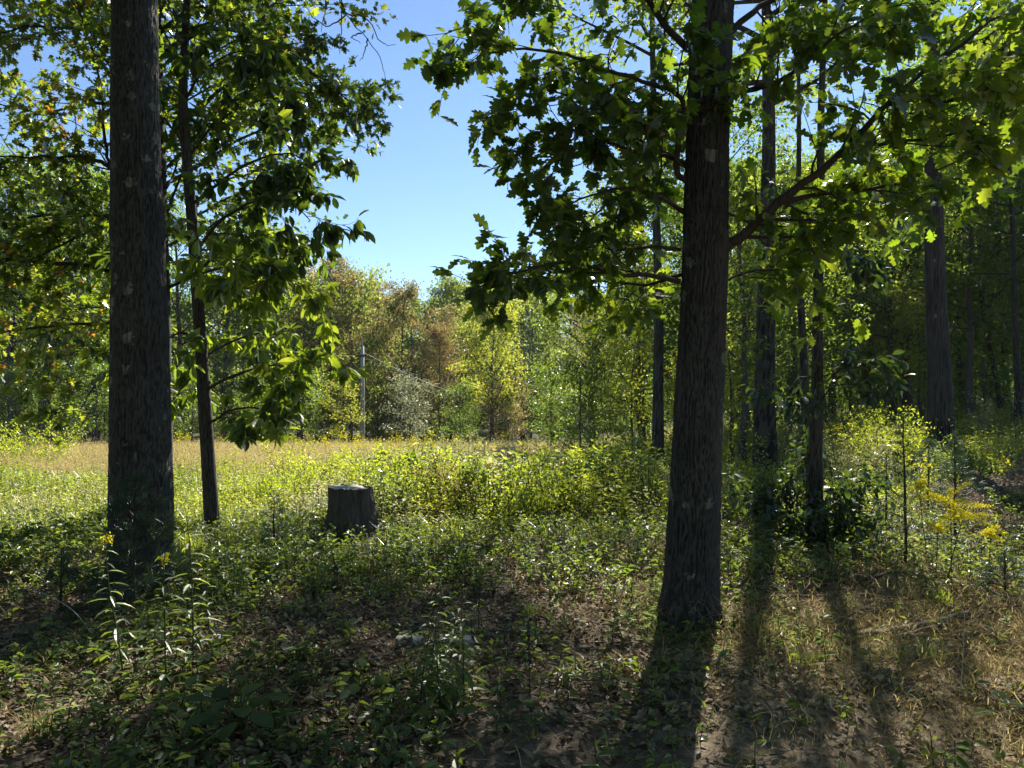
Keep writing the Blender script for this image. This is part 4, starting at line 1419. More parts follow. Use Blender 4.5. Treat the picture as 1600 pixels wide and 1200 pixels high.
# ------------------------------------------------------------------ stump
def build_stump():
    r = np.random.default_rng(6)
    base = gp(at(546, 835, 8.6)[0], 8.6)
    root = empty('tree_stump', base, 'old grey sawn-off tree stump at the meadow edge', 'stump')
    mb = MB()
    nu, nv, H = 140, 70, .52
    th = np.linspace(0, 2 * math.pi, nu, endpoint=False)
    t = np.linspace(-.10, 1, nv)
    TH, T = np.meshgrid(th, t)
    R = .208 + .035 * np.clip(1 - T, 0, 1) ** 1.6 + .022 * np.sin(2 * TH + .9) + .075 * np.exp(-np.clip(T, 0, 1) / .26) * (1 + np.sin(5 * TH + .6)) + .02 * (fbm(np.cos(TH) * 2, np.sin(TH) * 2, T * 1.5, 6) - .5) + .012 * np.sin(3 * TH + 1)
    R = R + .02 * (1 - T) * np.cos(TH)
    cx, sx = np.cos(TH) * R / .03, np.sin(TH) * R / .03
    R = R + .016 * (1 - np.abs(2 * noise(cx, sx, T * 3.2, 8) - 1)) + .006 * noise(cx * 2.5, sx * 2.5, T * 9, 9) - .045 * np.exp(-((TH - 5.5) / .12) ** 2) * (T < .95)
    Z = T * H
    rag = .035 * (noise(np.cos(th) * 4, np.sin(th) * 4, 0, 12) - .5) + .014 * (noise(np.cos(th) * 14, np.sin(th) * 14, 0, 13) - .5) - .012 * np.cos(th) - .03 * np.exp(-((th - .7) / .25) ** 2)
    Z[-1] = H + rag
    V = np.stack([np.cos(TH) * R, np.sin(TH) * R, Z], -1)
    i = np.arange(nv - 1)[:, None] * nu
    j = np.arange(nu)[None]
    k = (j + 1) % nu
    mb.add(V.reshape(-1, 3), np.stack([i + j, i + k, i + nu + k, i + nu + j], -1).reshape(-1, 4), 0, .5)
    ob('bark', mb.mesh('bark', [M['stump']], smooth=True), root)
    # cut face with growth rings
    m = bpy.data.materials.new('sawn_wood')
    m.use_nodes = True
    nt = m.node_tree
    bs = nt.nodes['Principled BSDF']
    bs.inputs['Roughness'].default_value = .8
    tc = nt.nodes.new('ShaderNodeTexCoord')
    wv = nt.nodes.new('ShaderNodeTexWave')
    wv.wave_type = 'RINGS'
    wv.rings_direction = 'Z'
    wv.inputs['Scale'].default_value = 14
    wv.inputs['Distortion'].default_value = 2.5
    nt.links.new(tc.outputs['Object'], wv.inputs['Vector'])
    rp = _ramp(nt, [(0, (.26, .235, .20)), (.6, (.42, .385, .335)), (1, (.54, .50, .44))])
    nt.links.new(wv.outputs[0], rp.inputs[0])
    nt.links.new(rp.outputs[0], bs.inputs['Base Color'])
    f = MB()
    ring = V[-1].copy()
    ring[:, :2] *= .985
    rings = [ring * np.array((s, s, 1)) + np.array((0, 0, -.002 - .004 * (1 - s))) for s in (1, .7, .4, .12)]
    for a in range(4):
        rings[a][:, 2] = H + (rings[a][:, 2] - H) * (1, .75, .5, .3)[a] - .012 * np.exp(-((th - 2.2) / .07) ** 2) - .010 * np.exp(-((th - 4.4) / .06) ** 2)
        rings[a][:, 2] += .012 * (noise(rings[a][:, 0] * 20, rings[a][:, 1] * 20, 0, 3) - .5)
    VV = np.concatenate(rings + [np.array([[0, 0, H - .004]])])
    F = np.concatenate([np.stack([a * nu + np.arange(nu), a * nu + (np.arange(nu) + 1) % nu, (a + 1) * nu + (np.arange(nu) + 1) % nu, (a + 1) * nu + np.arange(nu)], -1) for a in range(3)])
    f.add(VV, F)
    f.tri.append(np.stack([3 * nu + np.arange(nu), 3 * nu + (np.arange(nu) + 1) % nu, np.full(nu, 4 * nu)], -1))
    f.mt.append(np.zeros(nu, int))
    ob('cut_face', f.mesh('cut_face', [m], smooth=True), root)

build_stump()

# ------------------------------------------------------------------ utility pole and its cables
def build_pole():
    Y = 50.0
    base = gp(at(566, 690, Y)[0], Y)
    top = at(565, 541, Y)
    root = empty('utility_pole', base, 'pale weathered wooden utility pole beyond the meadow', 'pole')
    H = top[2] - base[2]
    mb = MB()
    tube(mb, [(0, 0, -.6), (0, 0, H * .5), (-.02, 0, H)], [.17, .145, .12], 14)
    ob('shaft', mb.mesh('shaft', [M['pole']], smooth=True), root)
    b = MB()
    z = at(565, 556, Y)[2] - base[2]
    tube(b, [(-.42, -.13, z + .03), (.14, -.13, z)], [.055, .055], 8)
    tube(b, [(.1, -.13, z - .08), (.1, -.13, z + .1)], [.06, .04], 8)
    ob('bracket', b.mesh('bracket', [M['iron']]), root)
    p = MB()
    tube(p, [(0, 0, H), (0, 0, H + .55)], [.035, .03], 6)
    ob('top_pin', p.mesh('top_pin', [M['pole']]), root)
    A = np.array((base[0] - .42, Y - .13, base[2] + z))
    def cable(name, label, a, bb, sag, rad=.013):
        t = np.linspace(0, 1, 24)[:, None]
        Q = a * (1 - t) + bb * t
        Q[:, 2] -= sag * 4 * (t * (1 - t))[:, 0]
        m = MB()
        tube(m, Q - Q[0], rad, 5)
        o = ob(name, m.mesh('cable', [M['wire']], smooth=True), None, Q[0])
        tag(o, label, 'cable', 'overhead cables')
    cable('overhead_cable', 'thin overhead cable running left from the utility pole', A, at(330, 520, 40), .35)
    A2 = A + np.array((.52, .02, -.05))
    cable('overhead_cable', 'thin overhead cable running right and down from the utility pole', A2, at(1000, 742, 44), .25)
    cable('overhead_cable', 'second thinner cable running right from the utility pole, above the other', A2 + np.array((0, 0, .25)), at(850, 655, 58), .5, .010)

build_pole()

# ------------------------------------------------------------------ small plants: builders
def goldenrod(seed, H, leaves, flower, leaf=.10, bloom=1.0, lean=.08):
    """Leafy upright stem; stem, leaves and the yellow plume apart."""
    r = np.random.default_rng(seed)
    a0 = r.uniform(0, 6.28)
    P = shoot(r, (0, 0, -.03), (lean * math.cos(a0), lean * math.sin(a0), 1), H, 8, .035, .05)
    st = MB()
    tube(st, P, np.linspace(.0055, .002, len(P)), 6, 0, .4)
    lf, fl = [], MB()
    for i in range(leaves):
        f = (i + .5) / leaves
        z = .06 + .90 * f
        q = z * (len(P) - 1)
        k = min(int(q), len(P) - 2)
        c = P[k] + (P[k + 1] - P[k]) * (q - k)
        a = i * 2.4 + r.uniform(-.3, .3)
        ln = leaf * (1.15 - .65 * f) * r.uniform(.8, 1.2)
        ax = np.array((math.cos(a), math.sin(a), r.uniform(-.15, .45)))
        lf.append((c, ax, ln, r.uniform(.2, .8)))
    if flower:
        tip = P[-1]
        for s in range(9 if bloom > .5 else 4):
            a = s * 2.4
            Q = shoot(r, P[-2] + (tip - P[-2]) * (s / 9.0) * 1.0, (math.cos(a), math.sin(a), .8), bloom * r.uniform(.07, .16), 4, .1, -.22)
            tube(st, Q, np.linspace(.0016, .0008, len(Q)), 3, 0, .5, cap=False)
            m = int(75 * max(1, bloom)) if bloom > .5 else 22
            t = r.uniform(.1, 1, m) * (len(Q) - 1)
            k = np.minimum(t.astype(int), len(Q) - 2)
            pos = Q[k] + (Q[k + 1] - Q[k]) * (t - k)[:, None] + np.abs(r.normal(0, .008, (m, 3))) * np.array((1, 1, 1.2)) * np.sign(r.normal(0, 1, (m, 3)) + np.array((0, 0, .8)))
            ax = norm(r.normal(0, 1, (m, 3)) + np.array((0, 0, .7)))
            stamp(fl, BROAD, pos, frames(ax, r.normal(0, 1, (m, 3))), r.uniform(.008, .016, m), 0, r.uniform(0, 1, m))
    return st, lf, fl

def goldenrod_thing(label, px, py, Y, seed, H, leaves, flower, leaf=.1, bloom=1.0, mat='cover', lean=.08, name='goldenrod_plant', group=None):
    base = gp(at(px, py, Y)[0], Y)
    root = empty(name, base, label, 'plant', group)
    st, lf, fl = goldenrod(seed, H, leaves, flower, leaf, bloom, lean)
    ob('stem', st.mesh('stem', [M['stem']]), root)
    variants = []
    for t in (.25, .5, .8):
        b = MB()
        tm = leaf_ellipse(.2, .05, .35)
        b.add(tm['V'], tm['F'], 0, t)
        variants.append(b.mesh('leaf', [M[mat]]))
    for c, ax, ln, tn in lf:
        o = bpy.data.objects.new('leaf', variants[min(2, int(tn * 3))])
        m4 = Matrix(frames(ax[None], np.array([[0, 0, 1.0]]))[0].tolist()).to_4x4() @ Matrix.Scale(float(ln), 4)
        m4.translation = Vector(c)
        o.matrix_basis = m4
        o.parent = root
        col.objects.link(o)
    if flower:
        ob('flower_plume', fl.mesh('flower_plume', [M['gold']]), root, kind='stuff')
    return root

goldenrod_thing('leafy stem with a small yellow tip in front of the thick left trunk', 193, 1085, 4.25, 301, .86, 34, True, .13, .35)
goldenrod_thing('tall leafy stem with pale lit leaves, right of the yellow-tipped stem', 262, 1120, 4.1, 302, .80, 32, True, .14, .2)
goldenrod_thing('leafy green stem without flower, third from the left frame edge', 300, 1110, 4.3, 303, .88, 28, False, .16)
goldenrod_thing('short leafy stem between the pale-leaved stem and the broad seedling', 330, 1090, 4.6, 304, .5, 20, False, .13)
goldenrod_thing('tall goldenrod with a broad yellow flower plume at lower right', 1487, 960, 6.1, 305, .74, 26, True, .10, 2.0)
goldenrod_thing('goldenrod with drooping yellow plume leaning right of the tallest one', 1478, 965, 6.0, 306, .64, 24, True, .10, 1.9, lean=.2)
goldenrod_thing('small goldenrod with a single yellow tuft at the far right', 1545, 960, 6.2, 307, .48, 18, True, .08, .8)
goldenrod_thing('low goldenrod with a yellow tuft under the tall plume', 1462, 950, 6.3, 308, .52, 18, True, .08, .9)
goldenrod_thing('thin goldenrod with a small tuft left of the tall plume', 1448, 930, 7.0, 309, .80, 20, True, .08, .6)
for i, (px, py, Y, lb) in enumerate([(655, 1150, 3.75, 'narrow-leaved dark stem at bottom centre, leftmost of its clump'), (690, 1165, 3.7, 'narrow-leaved dark stem at bottom centre, middle of its clump'),
                                     (725, 1150, 3.8, 'narrow-leaved dark stem at bottom centre, rightmost of its clump'), (700, 1120, 4.05, 'narrow-leaved dark stem at the back of the bottom centre clump'),
                                     (672, 1110, 4.1, 'narrow-leaved stem behind the leftmost of the bottom centre clump')]):
    goldenrod_thing(lb, px, py, Y, 320 + i, .44 + .05 * (i % 3), 30, False, .15, 1, 'cover', .12, 'leafy_plant', 'narrow-leaved clump at bottom centre')

def seed_stalk(label, px, py, Y, H, seed):
    r = np.random.default_rng(seed)
    base = gp(at(px, py, Y)[0], Y)
    root = empty('seed_stalk', base, label, 'plant')
    P = shoot(r, (0, 0, -.02), (.02, 0, 1), H, 6, .03, .05)
    st = MB()
    tube(st, P, np.linspace(.004, .002, len(P)), 6)
    ob('stem', st.mesh('stem', [M['dried']]), root)
    hd = MB()
    m = 150
    t = r.uniform(.2, 1, m) ** .5
    q = t * (len(P) - 1)
    k = np.minimum(q.astype(int), len(P) - 2)
    pos = P[k] + (P[k + 1] - P[k]) * (q - k)[:, None]
    ax = norm(r.normal(0, 1, (m, 3)) + np.array((0, 0, .3)))
    stamp(hd, BROAD, pos, frames(ax, r.normal(0, 1, (m, 3))), r.uniform(.008, .016, m), 0, r.uniform(0, 1, m))
    ob('seed_head', hd.mesh('seed_head', [M['dried']]), root, kind='stuff')

seed_stalk('dark dried seed stalk right of the bottom centre clump', 828, 1090, 3.95, .38, 401)
seed_stalk('thin dark dried stalk beside the flat stones', 747, 1010, 4.8, .36, 402)

def broad_seedling(label, px, py, Y, seed, n, size, H=.22, mat='bluecover', spread=.14):
    r = np.random.default_rng(seed)
    base = gp(at(px, py, Y)[0], Y)
    root = empty('broadleaf_seedling', base, label, 'plant')
    st = MB()
    ms = []
    for t in (.3, .6, .9):
        b = MB()
        tm = leaf_ellipse(.62, .06, .12)
        b.add(tm['V'], tm['F'], 0, t)
        ms.append(b.mesh('leaf', [M[mat]], smooth=True))
    for i in range(n):
        a = i * 2.4 + r.uniform(-.3, .3)
        h = H * (.35 + .65 * (i + 1) / n)
        d = spread * r.uniform(.2, 1.0)
        tip = np.array((math.cos(a) * d, math.sin(a) * d, h))
        tube(st, smooth_path(np.array([(0, 0, -.02), tip * np.array((.3, .3, .6)), tip]), 3), [.004, .0038, .0034, .003, .0028, .0025, .002], 5)
        ax = np.array((math.cos(a), math.sin(a), r.uniform(-.2, .35)))
        o = bpy.data.objects.new('leaf', ms[i % 3])
        m4 = Matrix(frames(ax[None], norm(np.array([[r.normal(0, .3), r.normal(0, .3) - .25, 1.0]])))[0].tolist()).to_4x4() @ Matrix.Scale(float(size * r.uniform(.7, 1.15)), 4)
        m4.translation = Vector(tip)
        o.matrix_basis = m4
        o.parent = root
        col.objects.link(o)
    ob('stem', st.mesh('stem', [M['stem']]), root)

broad_seedling('seedling with big round pale green leaves at bottom left', 375, 1175, 3.45, 501, 16, .125)
broad_seedling('small broad-leaved seedling between the pale-leaved stem and the big seedling', 300, 1185, 3.45, 502, 8, .09)
broad_seedling('broad-leaved seedling in the bottom right corner', 1590, 1180, 3.5, 503, 7, .10, .12)
broad_seedling('bright little seedling lit by the sun right of the thick right oak foot', 1227, 962, 5.5, 504, 7, .06, .14, 'forb', .06)
broad_seedling('yellow-green seedling lit by the sun left of the thick right oak foot', 890, 1005, 5.0, 505, 7, .06, .12, 'forb', .06)
broad_seedling('yellowish seedling on the sunlit litter at centre', 770, 925, 5.9, 506, 9, .07, .16, 'forb', .08)
broad_seedling('bright seedling in the shade below the stump', 490, 940, 5.8, 507, 9, .07, .18, 'forb', .09)
broad_seedling('broad-leaved seedling at the bottom centre beside the narrow-leaved clump', 560, 1130, 3.9, 508, 8, .08, .14)
broad_seedling('seedling with a few broad leaves left of the dried seed stalk', 790, 1180, 3.5, 509, 7, .08, .12)
broad_seedling('dark seedling low in front of the thick right oak', 960, 1120, 3.95, 510, 8, .07, .1)

def shrub(name, label, px, Y, H, R, n_leaf, leaf, mat, seed, tm=QUAD, stems=9, sigma=.07, droop=.1, group=None, dead=0):
    r = np.random.default_rng(seed)
    base = gp(at(px, 750, Y)[0], Y)
    root = empty(name, base, label, 'shrub', group)
    st, fol = MB(), Foliage()
    for s in range(stems):
        a = s * 2.4 + r.uniform(-.4, .4)
        d = (math.cos(a) * .55 * R / H, math.sin(a) * .55 * R / H, 1)
        P = shoot(r, (math.cos(a) * R * .12, math.sin(a) * R * .12, -.04), d, H * r.uniform(.65, 1.08), 6, .1, .03)
        tube(st, P, np.linspace(.009, .003, len(P)), 4)
        for q in range(5):
            k = r.integers(1, 6)
            d2 = norm(np.array((math.cos(a), math.sin(a), .5)) + r.normal(0, .7, 3))
            Q = shoot(r, P[k], d2, R * r.uniform(.3, .65), 3, .15, 0)
            tube(st, Q, np.linspace(.004, .0015, len(Q)), 3, cap=False)
            m = max(3, n_leaf // (stems * 5))
            t = r.uniform(.1, 1, m) * 3
            ii = np.minimum(t.astype(int), 2)
            fol.pos.append(Q[ii] + (Q[ii + 1] - Q[ii]) * (t - ii)[:, None] + r.normal(0, sigma, (m, 3)))
            fol.ax.append(norm(r.normal(0, 1, (m, 3)) + np.array((0, 0, -droop))))
            fol.nr.append(norm(r.normal(0, .7, (m, 3)) + np.array((0, 0, 1.0))))
            fol.sc.append(leaf * r.uniform(.6, 1.2, m))
            fol.tn.append(np.clip(r.normal(.5, .12) + r.normal(0, .16, m), 0, 1))
    ob('stem', st.mesh('stems', [M['twig']]), root)
    lv = MB()
    stamp_leaves(lv, fol, tm)
    ob('foliage', lv.mesh('foliage', [M[mat]]), root, kind='stuff')
    return root

shrub('shrub', 'bright yellow-green bush at the meadow edge between stump and thick right oak', 862, 9.6, 1.0, .55, 1900, .055, 'forb', 601, ELL)
shrub('shrub', 'lower yellow-green bush left of the brightest one', 815, 9.2, .62, .5, 1300, .05, 'forb', 602, ELL)
shrub('shrub', 'dark broad-leaved bush round the foot of the slender tree', 1268, 7.9, .95, .75, 2300, .105, 'dark', 603, ELL, 12, .06, .5)
shrub('shrub', 'dark bush with hanging leaves just right of the stump', 600, 9.3, .75, .5, 1000, .06, 'cover', 604, ELL)
shrub('shrub', 'dark-leaved upright bush in the middle of the meadow brush', 632, 11.5, 1.05, .35, 420, .10, 'oak', 605, ELL, 5)
shrub('shrub', 'drooping grey-green bush between stump and bright bush', 762, 9.8, .95, .5, 950, .08, 'cover', 606, ELL, 8, .05, .7)
shrub('shrub', 'green brush behind the stump', 575, 11.0, .92, .8, 2000, .05, 'forb', 607, QUAD)
shrub('shrub', 'wide green brush mound left of the meadow centre', 470, 13.0, .9, 1.1, 2400, .055, 'forb', 608, QUAD)
shrub('shrub', 'grey-green brush mound in the middle distance at centre', 745, 17.0, 1.05, 1.5, 3600, .06, 'grey', 609, QUAD, 14)
shrub('shrub', 'grey-green brush mound right of the centre one', 820, 16.0, .85, 1.2, 2600, .06, 'grey', 610, QUAD, 12)
shrub('shrub', 'dark green thicket left of the straight grey trunk', 935, 18.0, 1.15, 1.9, 4400, .07, 'mid', 611, QUAD, 16)
shrub('shrub', 'dark thicket in front of the straight grey trunk', 1000, 16.5, .9, 1.3, 2800, .065, 'mid', 612, QUAD, 14)
shrub('shrub', 'leafy brush showing right of the thick right oak', 1150, 12.5, 1.0, .9, 2400, .06, 'forb', 613, QUAD, 12)
shrub('shrub', 'sunny yellowish brush mound left of the stout bank trunk', 1390, 14.5, 1.05, 1.3, 3600, .055, 'forb', 614, QUAD, 14)
shrub('shrub', 'sunny brush between the slender tree and the bank trunk', 1325, 13.0, .85, 1.1, 3000, .055, 'pale', 615, QUAD, 14)
shrub('shrub', 'tan-tipped brush on the bank behind the sunny mound', 1345, 17.0, 1.0, 1.5, 3200, .06, 'mid', 616, QUAD, 14)
shrub('shrub', 'sunny brush at the right edge of the bank', 1575, 15.5, .95, 1.2, 2800, .06, 'pale', 617, QUAD, 14)
shrub('shrub', 'small shaded bush right of the stout bank trunk', 1525, 12.0, .6, .9, 1600, .055, 'cover', 618, QUAD, 10)
shrub('shrub', 'arching green bush at the far left of the meadow', 40, 22.0, 1.1, 1.8, 3600, .08, 'forb', 619, QUAD, 14)
shrub('shrub', 'green bush behind the slim tree foot', 385, 11.0, .6, .6, 1400, .05, 'forb', 620, QUAD, 9)
shrub('shrub', 'dark shrub at the foot of the straight grey trunk', 1040, 20.0, 1.2, 1.5, 3000, .07, 'mid', 621, QUAD, 12)
shrub('shrub', 'brush behind the vine-wrapped trunk', 1215, 17.5, 1.1, 1.4, 3000, .065, 'pale', 622, QUAD, 12)

shrub('shrub', 'rounded green bush just behind and right of the stump', 655, 10.2, 1.05, .65, 1900, .05, 'forb', 623, QUAD, 10)
shrub('shrub', 'bush with brownish leaves between stump and drooping grey-green bush', 705, 10.0, .92, .55, 1500, .05, 'tan', 624, QUAD, 9)
shrub('shrub', 'leafy bush behind the brightest bush', 900, 11.3, 1.15, .85, 2200, .055, 'cover', 625, QUAD, 10)
shrub('shrub', 'green mound midway between stump and the slim tree', 440, 10.5, .6, .55, 1300, .045, 'forb', 626, QUAD, 9)
shrub('shrub', 'pale weedy mound in front of the dark thicket', 960, 13.0, .7, .8, 1700, .05, 'grey', 627, QUAD, 10)

# hanging leaf sprays of the slender tree
def hanging_sprays():
    r = np.random.default_rng(640)
    root = [o for o in col.objects if o.get('label', '').startswith('slender tree rising')][0]
    base = np.array(root.location)
    wood, fol = MB(), Foliage()
    for path in ([(1277, 610, 8.1), (1310, 580, 7.9), (1345, 560, 7.8), (1375, 575, 7.8)], [(1277, 640, 8.1), (1300, 605, 8.0), (1350, 600, 7.9)],
                 [(1278, 590, 8.1), (1250, 590, 7.9), (1232, 610, 7.8)], [(1280, 420, 8.1), (1320, 400, 7.9), (1360, 420, 7.8)], [(1283, 330, 8.1), (1240, 310, 8.0), (1200, 330, 7.9)],
                 [(1283, 360, 8.1), (1330, 340, 8.3), (1390, 350, 8.4)]):
        wood = MB()
        limb(r, wood, fol, px_path(path), .01, .004, .13, 7, (.2, .45), 4, (.1, .28), 7, .7, 0, tone=.2)
        ob('bough', wood.mesh('bough', [M['twig']], base), root)
    lv = MB()
    stamp_leaves(lv, fol, ELL)
    ob('leaf_spray', lv.mesh('leaf_spray', [M['dark']], base), root, kind='stuff')

hanging_sprays()

# ------------------------------------------------------------------ young pines
def pine_sapling(label, px, Y, H, R, seed, whorls, per, tufts, needle, tr=.012, base_h=.12, sparse=.1, py=900):
    r = np.random.default_rng(seed)
    base = gp(at(px, py, Y)[0], Y)
    root = empty('pine_sapling', base, label, 'pine sapling')
    w, l = pine_tree(r, H, base_h, R, tr, whorls, per, needle, tufts, needle_spray(r, 34, 1.0, .75, .012), 0, sparse)
    ob('trunk', w.mesh('trunk', [M['twig']]), root)
    ob('crown', l.mesh('crown', [M['pine']]), root, kind='stuff')

pine_sapling('dark young pine hugging the foot of the thick left trunk', 208, 5.45, .95, .48, 701, 9, 7, 9, .10, .014, .06)
pine_sapling('thin upright young pine left of the tall goldenrod', 1415, 6.9, 1.35, .28, 702, 13, 5, 8, .06, .012, .22, .25)
pine_sapling('small wispy pine behind the tall goldenrod', 1492, 7.6, 1.15, .30, 703, 11, 5, 7, .06, .012, .3, .3)
pine_sapling('wispy pale pine between the slender tree and the thin upright pine', 1385, 9.0, .9, .40, 704, 9, 5, 5, .06, .010, .1, .25)
pine_sapling('low pine on the shaded bank below the stout trunk', 1452, 10.0, .85, .6, 705, 8, 6, 8, .09, .012, .08, .1)
pine_sapling('small dark pine right of the slim tree', 428, 7.4, .6, .25, 706, 8, 5, 6, .06, .008, .1, .1)
pine_sapling('tiny pine at the far left in front of the dark litter', 95, 5.6, .42, .25, 707, 6, 5, 6, .07, .008, .05, .1)
pine_sapling('soft green pine seedling at the right edge by the fallen branches', 1570, 5.6, .34, .22, 708, 6, 6, 7, .06, .007, .04, .0)

# ------------------------------------------------------------------ fallen branches, stones
def fallen(name, label, pts, r0, r1, cat='branch', mat='deadwood', twigs=2, lift=.02, seed=0, sides=9):
    r = np.random.default_rng(seed + 800)
    P = np.array([at(*p) for p in pts])
    P[:, 2] = ground_z(P[:, 0], P[:, 1]) + np.linspace(r0, r1, len(P)) * .75 + lift
    P = smooth_path(P, 5)
    P[1:-1] += r.normal(0, r0 * .22, P[1:-1].shape)
    mb = MB()
    rad = np.linspace(r0, r1, len(P)) * r.uniform(.82, 1.15, len(P))
    tube(mb, P, rad, sides)
    o0 = P[0].copy()
    o = ob(name, mb.mesh(name, [M[mat]], o0, True), None, o0)
    tag(o, label, cat)
    for t in range(twigs):
        k = r.integers(2, len(P) - 1)
        d = norm(P[min(k + 1, len(P) - 1)] - P[k - 1]) + r.normal(0, .7, 3)
        d[2] = abs(d[2]) * .4
        Q = shoot(r, P[k], d, r.uniform(.15, .4), 4, .2, -.03)
        t2 = MB()
        tube(t2, Q - o0, np.linspace(r1 * .6 + .002, .002, len(Q)), 5)
        ob('twig', t2.mesh('twig', [M[mat]]), o)

fallen('fallen_branch', 'dark fallen branch on the dry grass at lower right, long left piece', [(1225, 986, 5.1), (1290, 992, 5.05), (1345, 1000, 5.0), (1400, 1000, 5.0)], .022, .024, seed=1)
fallen('fallen_branch', 'thick dark fallen branch continuing to the right at lower right', [(1340, 1003, 4.95), (1400, 996, 5.0), (1450, 985, 5.1), (1515, 975, 5.25)], .03, .026, seed=2)
fallen('fallen_branch', 'thin dead branch lying behind the thick right oak foot', [(1140, 918, 6.2), (1200, 922, 6.15), (1270, 925, 6.1), (1340, 930, 6.1)], .018, .010, seed=3)
fallen('fallen_branch', 'second dead branch below the one behind the thick right oak foot', [(1150, 932, 5.95), (1220, 938, 5.9), (1290, 945, 5.9)], .022, .012, seed=4)
fallen('fallen_branch', 'pale bent stick in front of the broad-leaved bush', [(1265, 850, 8.0), (1290, 872, 7.4), (1330, 878, 7.2), (1400, 885, 7.1)], .010, .007, seed=5)
fallen('fallen_branch', 'dark stick lying just left of the thick right oak foot', [(975, 910, 6.4), (1010, 908, 6.4), (1045, 906, 6.5)], .02, .014, seed=6)
fallen('fallen_branch', 'short broken branch above the long piece at lower right', [(1290, 965, 5.35), (1310, 972, 5.3), (1330, 982, 5.2)], .018, .014, seed=7)
fallen('fallen_branch', 'grey curved root-like stick below the slim tree', [(330, 975, 5.2), (360, 962, 5.3), (390, 950, 5.5), (420, 948, 5.5)], .010, .006, seed=8)
fallen('fallen_branch', 'pile stick lying across at lower right under the thick branch', [(1395, 1010, 4.9), (1450, 1000, 5.0), (1480, 990, 5.1)], .016, .012, seed=9)
fallen('fallen_branch', 'thin stick on the bright dry grass at the right edge', [(1540, 1120, 3.9), (1580, 1135, 3.8), (1640, 1150, 3.75)], .005, .004, seed=10, twigs=1)
fallen('fallen_branch', 'dark rotten branch in the shade of the right bank', [(1340, 920, 6.3), (1400, 905, 6.6), (1470, 900, 6.7)], .016, .010, seed=11)
fallen('fallen_branch', 'bare pale branch poking out of the thicket behind the bright bush', [(880, 775, 12.5), (930, 770, 12.6), (960, 768, 12.8)], .010, .005, lift=.35, seed=12)

def leaning_stem(label, pts, r0, seed):
    r = np.random.default_rng(seed)
    P = smooth_path(px_path(pts), 6)
    P[0, 2] = float(ground_z(P[0, 0], P[0, 1])) - .01
    mb = MB()
    tube(mb, P, np.linspace(r0, r0 * .5, len(P)), 6)
    o = ob('dead_stem', mb.mesh('dead_stem', [M['pole']], P[0], True), None, P[0])
    tag(o, label, 'stem')

leaning_stem('thin pale dead stem leaning left in front of the thick left trunk', [(158, 1012, 4.9), (120, 960, 4.9), (85, 935, 4.9), (52, 922, 4.95)], .003, 1)
leaning_stem('short pale dead stem below the leaning one at left', [(148, 1036, 4.5), (130, 1015, 4.5), (118, 1000, 4.5)], .0028, 2)
leaning_stem('thin upright bare stem on the dry grass at lower right', [(1488, 1130, 3.8), (1500, 1080, 3.8), (1505, 1020, 3.85), (1507, 960, 3.9)], .0022, 3)

def stone(label, px, py, Y, size, seed):
    r = np.random.default_rng(seed)
    base = gp(at(px, py, Y)[0], Y)
    nu, nv = 28, 16
    u, v = np.meshgrid(np.linspace(0, 2 * math.pi, nu, endpoint=False), np.linspace(-math.pi / 2, math.pi / 2, nv))
    D = np.stack([np.cos(v) * np.cos(u), np.cos(v) * np.sin(u), np.sin(v)], -1)
    R = .8 + .45 * fbm(D[..., 0] * 1.6 + 5 + seed, D[..., 1] * 1.6 + 5, D[..., 2] * 1.6 + 5, seed)
    V = D * R[..., None] * np.array(size)
    V[..., 2] = np.where(V[..., 2] > size[2] * .55, size[2] * .55 + (V[..., 2] - size[2] * .55) * .35, V[..., 2])
    i = np.arange(nv - 1)[:, None] * nu
    j = np.arange(nu)[None]
    k = (j + 1) % nu
    mb = MB()
    mb.add(V.reshape(-1, 3), np.stack([i + j, i + k, i + nu + k, i + nu + j], -1).reshape(-1, 4))
    o = ob('stone', mb.mesh('stone', [M['stone']], smooth=True), None, base + np.array((0, 0, size[2] * .35)))
    tag(o, label, 'stone')

stone('flat pale stone on the litter at centre, left one', 640, 1004, 4.75, (.095, .08, .05), 21)
stone('pale stone on the litter at centre, right one with a ridge', 718, 1002, 4.8, (.085, .07, .055), 22)
stone('small grey stone below the two pale ones', 738, 1018, 4.65, (.05, .05, .035), 23)

# ------------------------------------------------------------------ what covers the ground
def region(r, n, y0, y1, power=1.0, widen=1.6, slope=.70):
    """Random points inside the view's wedge (and a step to each side)."""
    y = y0 + (y1 - y0) * r.uniform(0, 1, n) ** power
    w = slope * y + widen
    x = r.uniform(-1, 1, n) * w
    # even out the density: keep in proportion to the width
    keep = r.uniform(0, 1, n) < w / (slope * y1 + widen)
    return x[keep], y[keep]

def on_ground(x, y, dz=0.0):
    return np.stack([x, y, ground_z(x, y) + dz], -1)

def stump_clear(x, y):
    c = at(545, 835, 8.6)
    ok = (x - c[0]) ** 2 + (y - 8.6) ** 2 > .30 ** 2
    for (cx, cy_, rr) in ((-2.9, 6.0, .27), (1.2, 5.25, .22), (-3.32, 8.5, .1)):
        ok &= (x - cx) ** 2 + (y - cy_) ** 2 > rr ** 2
    # the ground before the stump is nearly bare
    lane = (np.abs(x - c[0] * y / 8.6) < .36) & (y > 7.3) & (y < 8.7)
    return ok & ~(lane & (_hash(np.floor(x * 97), np.floor(y * 89), 0 * np.floor(x), 5) < .8))

